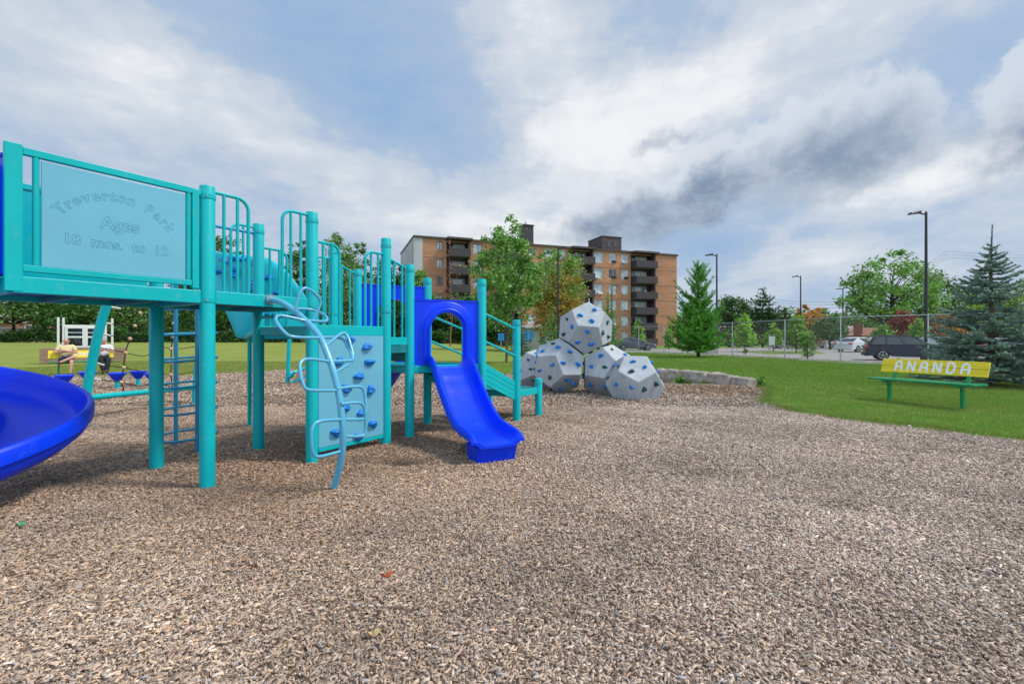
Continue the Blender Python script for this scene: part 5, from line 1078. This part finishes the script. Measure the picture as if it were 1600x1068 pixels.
def fence():
    run = [(30.5, 11.5), (25.6, 19.4), (23.8, 22.2), (21.7, 24.9), (19.0, 27.6), (18.4, 32.2), (17.2, 37.3), (14.7, 46.2), (13.4, 50.5), (11.9, 55), (9.0, 56.5), (5.5, 57.5), (2, 58)]
    t = thing('chain_link_fence', 'grey galvanised chain link fence between the right lawn and the parking lot', 'fence', (19, 27.6, 0)); o0 = Vector((19, 27.6, 0)); H = 2.58
    P_ = [Vector((x, y, gzf(x, y)+.02)) for x, y in run]
    for p in P_:
        mb = MB(); mb.lathe([(.034, -.2), (.034, H+.03), (.01, H+.07)], p-o0, 10); mb.build('post', STEEL, t, smooth=50)
    for a, b in zip(P_, P_[1:]):
        mb = MB(); mb.tube([a-o0+Vector((0, 0, H)), b-o0+Vector((0, 0, H))], .024, 8); mb.build('top_rail', STEEL, t, smooth=50)
        L_ = (b-a).length; u = (b-a)/L_; n = Vector((-u.y, u.x, 0)); step = .125 if a.y < 40 else .25; m = int((L_+H)/step); V = []; F = []; r = .0024 if a.y < 40 else .003
        for sg in (1, -1):
            for k in range(m):
                s0 = -H+k*step; x0, x1 = max(0, s0), min(L_, s0+H)
                if x1 <= x0: continue
                z0, z1 = x0-s0, x1-s0
                if sg < 0: z0, z1 = H-z0, H-z1
                p = a-o0+u*x0+Vector((0, 0, z0)); q = a-o0+u*x1+Vector((0, 0, z1)); d = (q-p).normalized(); c = n.cross(d); bi = len(V)
                for e in (p, q): V += [e+n*r+n*sg*r, e-n*r*.5+c*r+n*sg*r, e-n*r*.5-c*r+n*sg*r]
                F += [(bi, bi+1, bi+4, bi+3), (bi+1, bi+2, bi+5, bi+4), (bi+2, bi, bi+3, bi+5)]
        V = np.array([tuple(v) for v in V]); w = np_mesh('wire_mesh', V, np.array(F), WIRE, parent=t)
fence()
WOODP = mat('weathered_pole', (.20, .17, .14), .9, var=.2)
g = base_at(1322, 85); up = thing('utility_pole', 'grey wooden utility pole behind the short street lamp, carrying wires', 'utility pole', (g.x, g.y, 0)); MB().tube([(0, 0, -.1), (0, 0, 7.2)], [.17, .12], 10).build('pole', WOODP, up, smooth=50)
MB().lathe([(.2, 6.0), (.22, 6.1), (.22, 6.9), (.16, 7.0)], (.35, -.1, 0), 12).build('transformer', STEEL, up, smooth=40); MB().box((0, 0, 6.9), (2.0, .1, .1)).build('crossarm', WOODP, up)
def wires(label, pts, sag, n=3):
    mb = MB(); 
    for k in range(n):
        for a, b in zip(pts, pts[1:]):
            a = Vector(a); b = Vector(b); mb.tube([a.lerp(b, f)+Vector((0, 0, -sag*4*f*(1-f)+.55*k)) for f in np.linspace(0, 1, 9)], .018, 4)
    o = mb.build('overhead_wires', BLACK); tag(o, label, 'wires')
wires('thin overhead wires crossing the sky right of the utility pole', [(g.x, g.y, 7.0), at(1480, 402, 85), at(1800, 398, 85)], .9); wires('thin overhead wires crossing the sky left of the utility pole', [at(1010, 482, 120), at(1200, 474, 100), (g.x, g.y, 7.0)], .5)
g = base_at(1287, 140); sl = thing('floodlight_mast', 'pale distant floodlight mast above the round grey green tree', 'floodlight', (g.x, g.y, 0)); MB().tube([(0, 0, 0), (0, 0, 9.5)], .22, 8).build('pole', WHITE, sl); MB().lathe([(.5, 9.2), (1.3, 10.2), (1.2, 10.4)], n=12).build('lamp_head', STEEL, sl)
g = base_at(1206, 49); sb = thing('sign_board', 'white blank sign board on two posts beside the lime green trees', 'sign', (g.x, g.y, 0)); MB().box((0, 0, 1.15), (.62, .05, .9)).build('board', WHITE, sb)
for x in (-.25, .25): MB().box((x, .05, .9), (.07, .07, 1.9)).build('post', STEEL, sb)
g = gpt(1104, 553); cb_ = thing('concrete_block', 'pale concrete barrier block behind the bright white pine', 'concrete block', (g.x, g.y, 0)); MB().box((0, 0, .4), (1.5, .5, 1.15)).build('block', CONC, cb_, bevel=.05)

# ================================================================ cars
TYRE = mat('tyre', (.02, .02, .02), .85); RIM = mat('alloy_rim', (.55, .56, .58), .3, metal=.7); CGL = mat('car_glass', (.02, .03, .035), .05, spec=.8, coat=.3); TAIL = mat('tail_light', (.55, .02, .02), .2, coat=1); HEADL = mat('head_light', (.75, .75, .72), .1, coat=1); AMB = mat('amber_light', (.8, .22, .04), .2)
TRIM = mat('black_trim', (.02, .02, .022), .6)
def paint(n, c): return mat(n, c, .3, metal=0, coat=.2, spec=.35)
def car(name, label, loc, rz, kind, m, cat):
    """local: +x is the nose, z up"""
    t = thing(name, label, cat, loc, rz, 'cars in the parking lot')
    if kind == 'suv': L_, W, wb, r = 4.7, 1.88, 2.7, .36; top = [(-2.33, .62), (-2.36, .95), (-2.24, 1.08)], [(1.15, 1.10), (1.95, 1.00), (2.25, .86), (2.33, .62)]; cab = [(-2.22, 1.08), (-1.85, 1.60), (-1.5, 1.70), (-.2, 1.72), (.30, 1.66), (1.12, 1.10)]; sill = .30; bw = 1.02
    else: L_, W, wb, r = 4.55, 1.78, 2.65, .32; top = [(-2.22, .55), (-2.28, .82), (-2.16, .96), (-1.6, .99)], [(1.05, .93), (1.85, .80), (2.2, .66), (2.26, .48)]; cab = [(-1.72, .98), (-1.05, 1.36), (-.5, 1.44), (.1, 1.44), (1.02, .93)]; sill = .24; bw = .9
    def arch(cx):
        return [(cx+(r+.06)*math.cos(q), r+(r+.06)*math.sin(q)*1.0) for q in [PI-PI*k/8 for k in range(9)] if r+(r+.06)*math.sin(q) >= sill-.001]
    low = [(-L_/2+.02, sill+.05)]; pts = [(-L_/2+.05, sill)]+arch(-wb/2)+arch(wb/2)+[(L_/2-.08, sill)]
    outline = pts+[(L_/2-.01, sill+.14)]+top[1][::-1]+top[0][::-1]+[(-L_/2+.01, sill+.12)]
    zmx = max(z for x, z in outline); secs = []
    for y, ins, dz in ((-W/2, .05, -.03), (-W/2+.06, .012, -.004), (-W/2+.25, 0, 0), (0, -.02, .012), (W/2-.25, 0, 0), (W/2-.06, .012, -.004), (W/2, .05, -.03)):
        secs.append([(x*(1-ins/2.3)*(1 if abs(x) < 1.9 else 1-.03*abs(y/W*2)**3), y*(1-.04*max(0, (z-.75)/.4)), z+(dz if z > .6 else 0)) for x, z in outline])
    mb = MB(); mb.grid(secs, True); n = len(outline); b0 = len(mb.v)
    for sct in (secs[0], secs[-1]): q = len(mb.v); mb.v += sct; mb.f.append(tuple(range(q, q+n)))
    body = mb.build('body', m, t, smooth=38)
    # greenhouse
    cw = lambda z: W/2*(.95-.20*(z-bw)/(cab[2][1]-bw+.001)); mb = MB(); rows = []
    for sgn_, k in ((-1, 1), (-1, .82), (0, 0), (1, .82), (1, 1)): rows.append([(x, sgn_*cw(z)*k, z+(.02*(1-k) if z > 1.2 else 0)) for x, z in cab])
    mb.grid(rows)
    for row in (rows[0], rows[-1]): q = len(mb.v); mb.v += row; mb.f.append(tuple(range(q, q+len(row))))
    roof = mb.build('cabin', m, t, smooth=38)
    def lx(f, z): # point on roof line in x at height z for front / rear
        pass
    zt = cab[2][1]-.09; zb = bw+.07
    def xr(z): # rear pillar x
        for (x0, z0), (x1, z1) in zip(cab, cab[1:]):
            if z0 <= z <= z1: return x0+(x1-x0)*(z-z0)/(z1-z0)
        return cab[2][0]
    def xf(z): (x0, z0), (x1, z1) = cab[-2], cab[-1]; return x0+(x1-x0)*(z0-z)/(z0-z1) if z < z0 else x0
    for sgn_ in (-1, 1):
        a0, a1 = xr(zb)+.22, xr(zt)+.12; c0, c1 = xf(zb)-.22, xf(zt)-.12; cuts = [(0, .27), (.30, .62), (.65, 1)] if kind == 'suv' else [(0, .47), (.50, 1)]
        for u0, u1 in cuts:
            qd = [(a0+(c0-a0)*u0, zb), (a0+(c0-a0)*u1, zb), (a1+(c1-a1)*u1, zt), (a1+(c1-a1)*u0, zt)]; MB().prism([(x, sgn_*(cw(z)+.012), z) for x, z in qd], (0, -sgn_*.02, 0)).build('side_window', CGL, t)
        MB().box((xf(bw)-.30, sgn_*(W/2+.05), bw+.06), (.14, .18, .13)).build('mirror', m if kind == 'suv' else TRIM, t, bevel=.03)
        MB().box((-L_/2+.10, sgn_*(W/2-.16), bw-.07), (.20, .34, .17 if kind == 'suv' else .14)).build('tail_light', TAIL, t, bevel=.03)
        MB().box((L_/2-.22, sgn_*(W/2-.20), .74 if kind == 'suv' else .62), (.34, .34, .15)).build('headlight', HEADL, t, bevel=.04)
        mb = MB()
        for xx in ((-.35, .62) if kind == 'suv' else (-.30, .68)): mb.box((xx, sgn_*(W/2-.012), bw-.12), (.20, .03, .03))
        mb.build('door_handle', TRIM, t)
        MB().box((0, sgn_*(W/2-.01), sill+.06), (wb-2*r-.16, .035, .11)).build('side_skirt', TRIM, t, bevel=.01)
        for x in (-wb/2, wb/2):
            y = sgn_*(W/2-.11); mb = MB(); mb.tube([(x, y-.11, r), (x, y+.11, r)], r, 22); w = mb.build('wheel', TYRE, t, smooth=40, bevel=.02)
            mb = MB(); ro = y+sgn_*.112
            for k in range(5): q = 2*PI*k/5+.3; mb.beam((x, ro, r), (x+math.cos(q)*r*.64, ro, r+math.sin(q)*r*.64), .03, .085, up=(0, 1, 0))
            mb.tube([(x+math.cos(q)*r*.66, ro, r+math.sin(q)*r*.66) for q in [2*PI*k/20 for k in range(20)]], .022, 6, closed=True); mb.lathe([(.001, 0)], n=3); mb.build('rim', RIM, w)
    (x0, z0), (x1, z1) = cab[-2], cab[-1]; MB().prism([(x1-.03, -cw(z1)*.93, z1+.035), (x1-.03, cw(z1)*.93, z1+.035), (x0+.05, cw(z0)*.9, z0-.015), (x0+.05, -cw(z0)*.9, z0-.015)], (.018, 0, .018)).build('windscreen', CGL, t)
    (x1, z1), (x0, z0) = cab[0], cab[1]; MB().prism([(x1+.05, -cw(z1)*.88, z1+.05), (x1+.05, cw(z1)*.88, z1+.05), (x0-.01, cw(z0)*.88, z0-.02), (x0-.01, -cw(z0)*.88, z0-.02)], (-.018, 0, .018)).build('rear_window', CGL, t)
    mb = MB(); mb.box((-L_/2+.06, 0, sill+.12), (.20, W*.93, .20)); mb.build('rear_bumper', TRIM if kind == 'suv' else m, t, bevel=.04); mb = MB(); mb.box((L_/2-.06, 0, sill+.12), (.18, W*.90, .20)); mb.build('front_bumper', TRIM if kind == 'suv' else m, t, bevel=.04)
    MB().box((L_/2-.02, 0, .60), (.06, W*.45, .16)).build('grille', TRIM, t, bevel=.01); return t
g = base_at(1414, 28.5); car('parked_car', 'dark blue four door off road style car parked behind the chain link fence', (g.x, g.y, .06), R(-30), 'suv', paint('dark_blue_paint', (.006, .013, .032)), 'car').scale = (.86, .87, .87)
g = base_at(991, 53); car('parked_car', 'grey sedan with red tail lights parked to the right of the climbing boulders', (g.x, g.y, .06), R(-4), 'sedan', paint('grey_car_paint', (.13, .13, .16)), 'car')
g = base_at(1340, 47); car('parked_car', 'white sedan partly hidden behind the dark blue car', (g.x, g.y, .06), R(-158+180), 'sedan', paint('white_car_paint', (.62, .64, .66)), 'car')
g = base_at(1472, 34); car('parked_car', 'silver sedan nose visible between the tall street lamp and the blue spruce', (g.x, g.y, .06), R(-20), 'sedan', paint('silver_car_paint', (.35, .36, .38)), 'car')
g = base_at(1156, 72); car('parked_car', 'dark blue sedan far off between the white pine and the lime green trees', (g.x, g.y, .06), R(-8), 'sedan', paint('navy_car_paint', (.02, .035, .08)), 'car')
g = base_at(1232, 62); car('parked_car', 'pale silver car under the taller lime green tree', (g.x, g.y, .06), R(-10), 'sedan', paint('pale_car_paint', (.42, .45, .48)), 'car')
g = base_at(1305, 66); car('parked_car', 'small white car in front of the brown bungalow', (g.x, g.y, .06), R(8), 'sedan', paint('off_white_car_paint', (.55, .55, .55)), 'car')
g = base_at(1590, 36); car('parked_car', 'pale blue grey car glimpsed behind the right side of the blue spruce', (g.x, g.y, .06), R(-30), 'sedan', paint('blue_grey_car_paint', (.25, .32, .40)), 'car')

# ================================================================ houses
ROOFT = mat('brown_shingle', (.30, .24, .23), .9, var=.2, vscale=4); ROOFR = mat('red_tile', (.45, .22, .16), .9, var=.2, vscale=4); HBR = mat('brown_brick', (.27, .12, .08), .9, var=.2, vscale=5); STUC = mat('cream_stucco', (.62, .50, .27), .9, var=.05); PINK = mat('pink_brick', (.55, .26, .20), .9, var=.12, vscale=5); WOODF = mat('grey_fence_board', (.27, .24, .20), .9, var=.3, vscale=4, stretch=(6, 1, .4))
def house(label, px, d, w, dep, hw, hr, wall, roof, rz=0, gable=False, chim=None, zb=None):
    g = base_at(px, d); zb = gzf(g.x, g.y) if zb is None else zb; t = thing('house', label, 'house', (g.x, g.y, zb), rz); MB().box((0, 0, hw/2-.1), (w, dep, hw+.2)).build('wall', wall, t)
    if gable: mb = MB(); mb.prism([(-w/2-.4, -dep/2-.4, hw-.1), (w/2+.4, -dep/2-.4, hw-.1), (0, -dep/2-.4, hw+hr)], (0, dep+.8, 0)); rf = mb.build('roof', roof, t); mb = MB(); mb.prism([(-w/2+.1, -dep/2-.42, hw), (w/2-.1, -dep/2-.42, hw), (0, -dep/2-.42, hw+hr-.35)], (0, -.04, 0)); mb.build('gable', wall, t)
    else:
        o = .5; mb = MB(); mb.add([(-w/2-o, -dep/2-o, hw), (w/2+o, -dep/2-o, hw), (w/2+o, dep/2+o, hw), (-w/2-o, dep/2+o, hw), (-w/2+1.6, 0, hw+hr), (w/2-1.6, 0, hw+hr)], [(0, 1, 5, 4), (1, 2, 5), (2, 3, 4, 5), (3, 0, 4), (0, 3, 2, 1)]); rf = mb.build('roof', roof, t)
        MB().box((0, -dep/2-o-.02, hw-.08), (w+2*o, .06, .2)).build('fascia', WHITE, rf)
    if chim is not None: MB().box((chim, 0, hw+hr*.6), (.9, .9, hr+1.2)).build('chimney', HBR, rf)
    for k in range(3):
        x = -w/2+w*(k+.5)/3; f = MB().box((x, -dep/2-.03, hw*.52), (w*.14, .08, 1.25)).build('window', WHITE, t); MB().box((x, -dep/2-.075, hw*.52), (w*.12, .02, 1.05)).build('pane', WGD, f)
    MB().box((w/2-1.2-w/6+.6, -dep/2-.03, 1.0), (.95, .07, 2.1)).build('door', WHITE, t)
house('brown brick bungalow with a grey brown roof behind the round grey green tree', 1312, 88, 8.0, 9, 2.4, 1.35, HBR, ROOFT, chim=None)
house('cream gabled house with a red brick chimney behind the dark blue car', 1362, 80, 4.0, 8, 2.0, 1.2, STUC, ROOFR, gable=True, chim=-2.3)
house('low house with a pale roof seen behind the white pine', 1142, 98, 7.5, 8, 2.2, 1.8, HBR, mat('pale_roof', (.42, .36, .35), .9))
house('low house roof glimpsed at the right edge behind the blue spruce', 1600, 84, 14, 8, 2.6, 1.8, HBR, ROOFT)
house('long house with a red tiled roof above the white book shelter', 140, 78, 16, 9, 4.2, 1.0, PINK, ROOFR, rz=bz*.7, zb=.6)
house('pink brick house with a white fascia at the left edge', -30, 72, 12, 9, 3.2, 1.4, PINK, ROOFT, rz=bz*.7, zb=.7)
mb = MB(); x0, x1 = -75, -31
for k in range(int((x1-x0)/.21)):
    x = x0+k*.21; mb.box((x, 0, .95+.03*math.sin(k*1.7)), (.19, .03, 1.9))
mb.box(((x0+x1)/2, .05, 1.75), (x1-x0, .05, .1)); mb.v = [(x, y+67, z+.95) for x, y, z in mb.v]; o = mb.build('board_fence', WOODF); tag(o, 'long grey board fence behind the hedge at the far left', 'fence')
# small colourful play panels far off between maple and boulders
YB = mat('sky_blue_plastic', (.02, .30, .62), .4)
g = base_at(826, 44); t = thing('activity_board', 'round light blue play panel on a post, far behind the young maple', 'play panel', (g.x, g.y, gzf(g.x, g.y))); mb = MB(); mb.tube([(0, 0, 0), (0, 0, 2.1)], .05, 8); mb.build('post', STEEL, t)
mb = MB()
mb.tube([(0, -.03, 1.55), (0, .03, 1.55)], .42, 16)
for k in range(8): q = 2*PI*k/8; mb.tube([(.40*math.cos(q), -.04, 1.55+.40*math.sin(q)), (.40*math.cos(q), .04, 1.55+.40*math.sin(q))], .16, 10)
mb.build('disc', YB, t); g = base_at(783, 44); t = thing('activity_board', 'square blue play panel just left of the young maple trunk', 'play panel', (g.x, g.y, gzf(g.x, g.y))); MB().box((0, 0, 1.3), (.6, .08, .7)).build('board', YB, t, bevel=.04); MB().tube([(0, .06, 0), (0, .06, 1.6)], .05, 8).build('post', STEEL, t)
g = base_at(850, 52); house('low pale annex with grey doors between the orange maple and the young pine', 846, 58, 4.6, 4, 2.7, .5, mat('pale_annex', (.42, .38, .36), .9), ROOFT)
# litter and leaves on the chips
for (x, y), c_, l in (((33, 826), (.05, .5, .25), 'tiny bright green scrap lying on the wood chips'), ((604, 908), (.5, .12, .03), 'small orange dead leaf in the middle of the wood chips'), ((1420, 669), (.7, .7, .7), 'small white scrap at the edge of the grass'), ((582, 1002), (.55, .42, .2), 'small tan dry leaf on the near wood chips')):
    g = gpt(x, y); mb = MB(); mb.grid([[Vector((math.cos(q)*r_*(1+.3*math.sin(3*q)), math.sin(q)*r_*.6, .012*math.sin(q*2)+.012*r_/.03)) for q in [2*PI*k/10 for k in range(10)]] for r_ in (.004, .018, .03)], True); o = mb.build('leaf' if 'leaf' in l else 'scrap', mat('scrap_%d' % x, c_, .8)); o.location = (g.x, g.y, .03); tag(o, l, 'leaf' if 'leaf' in l else 'litter')
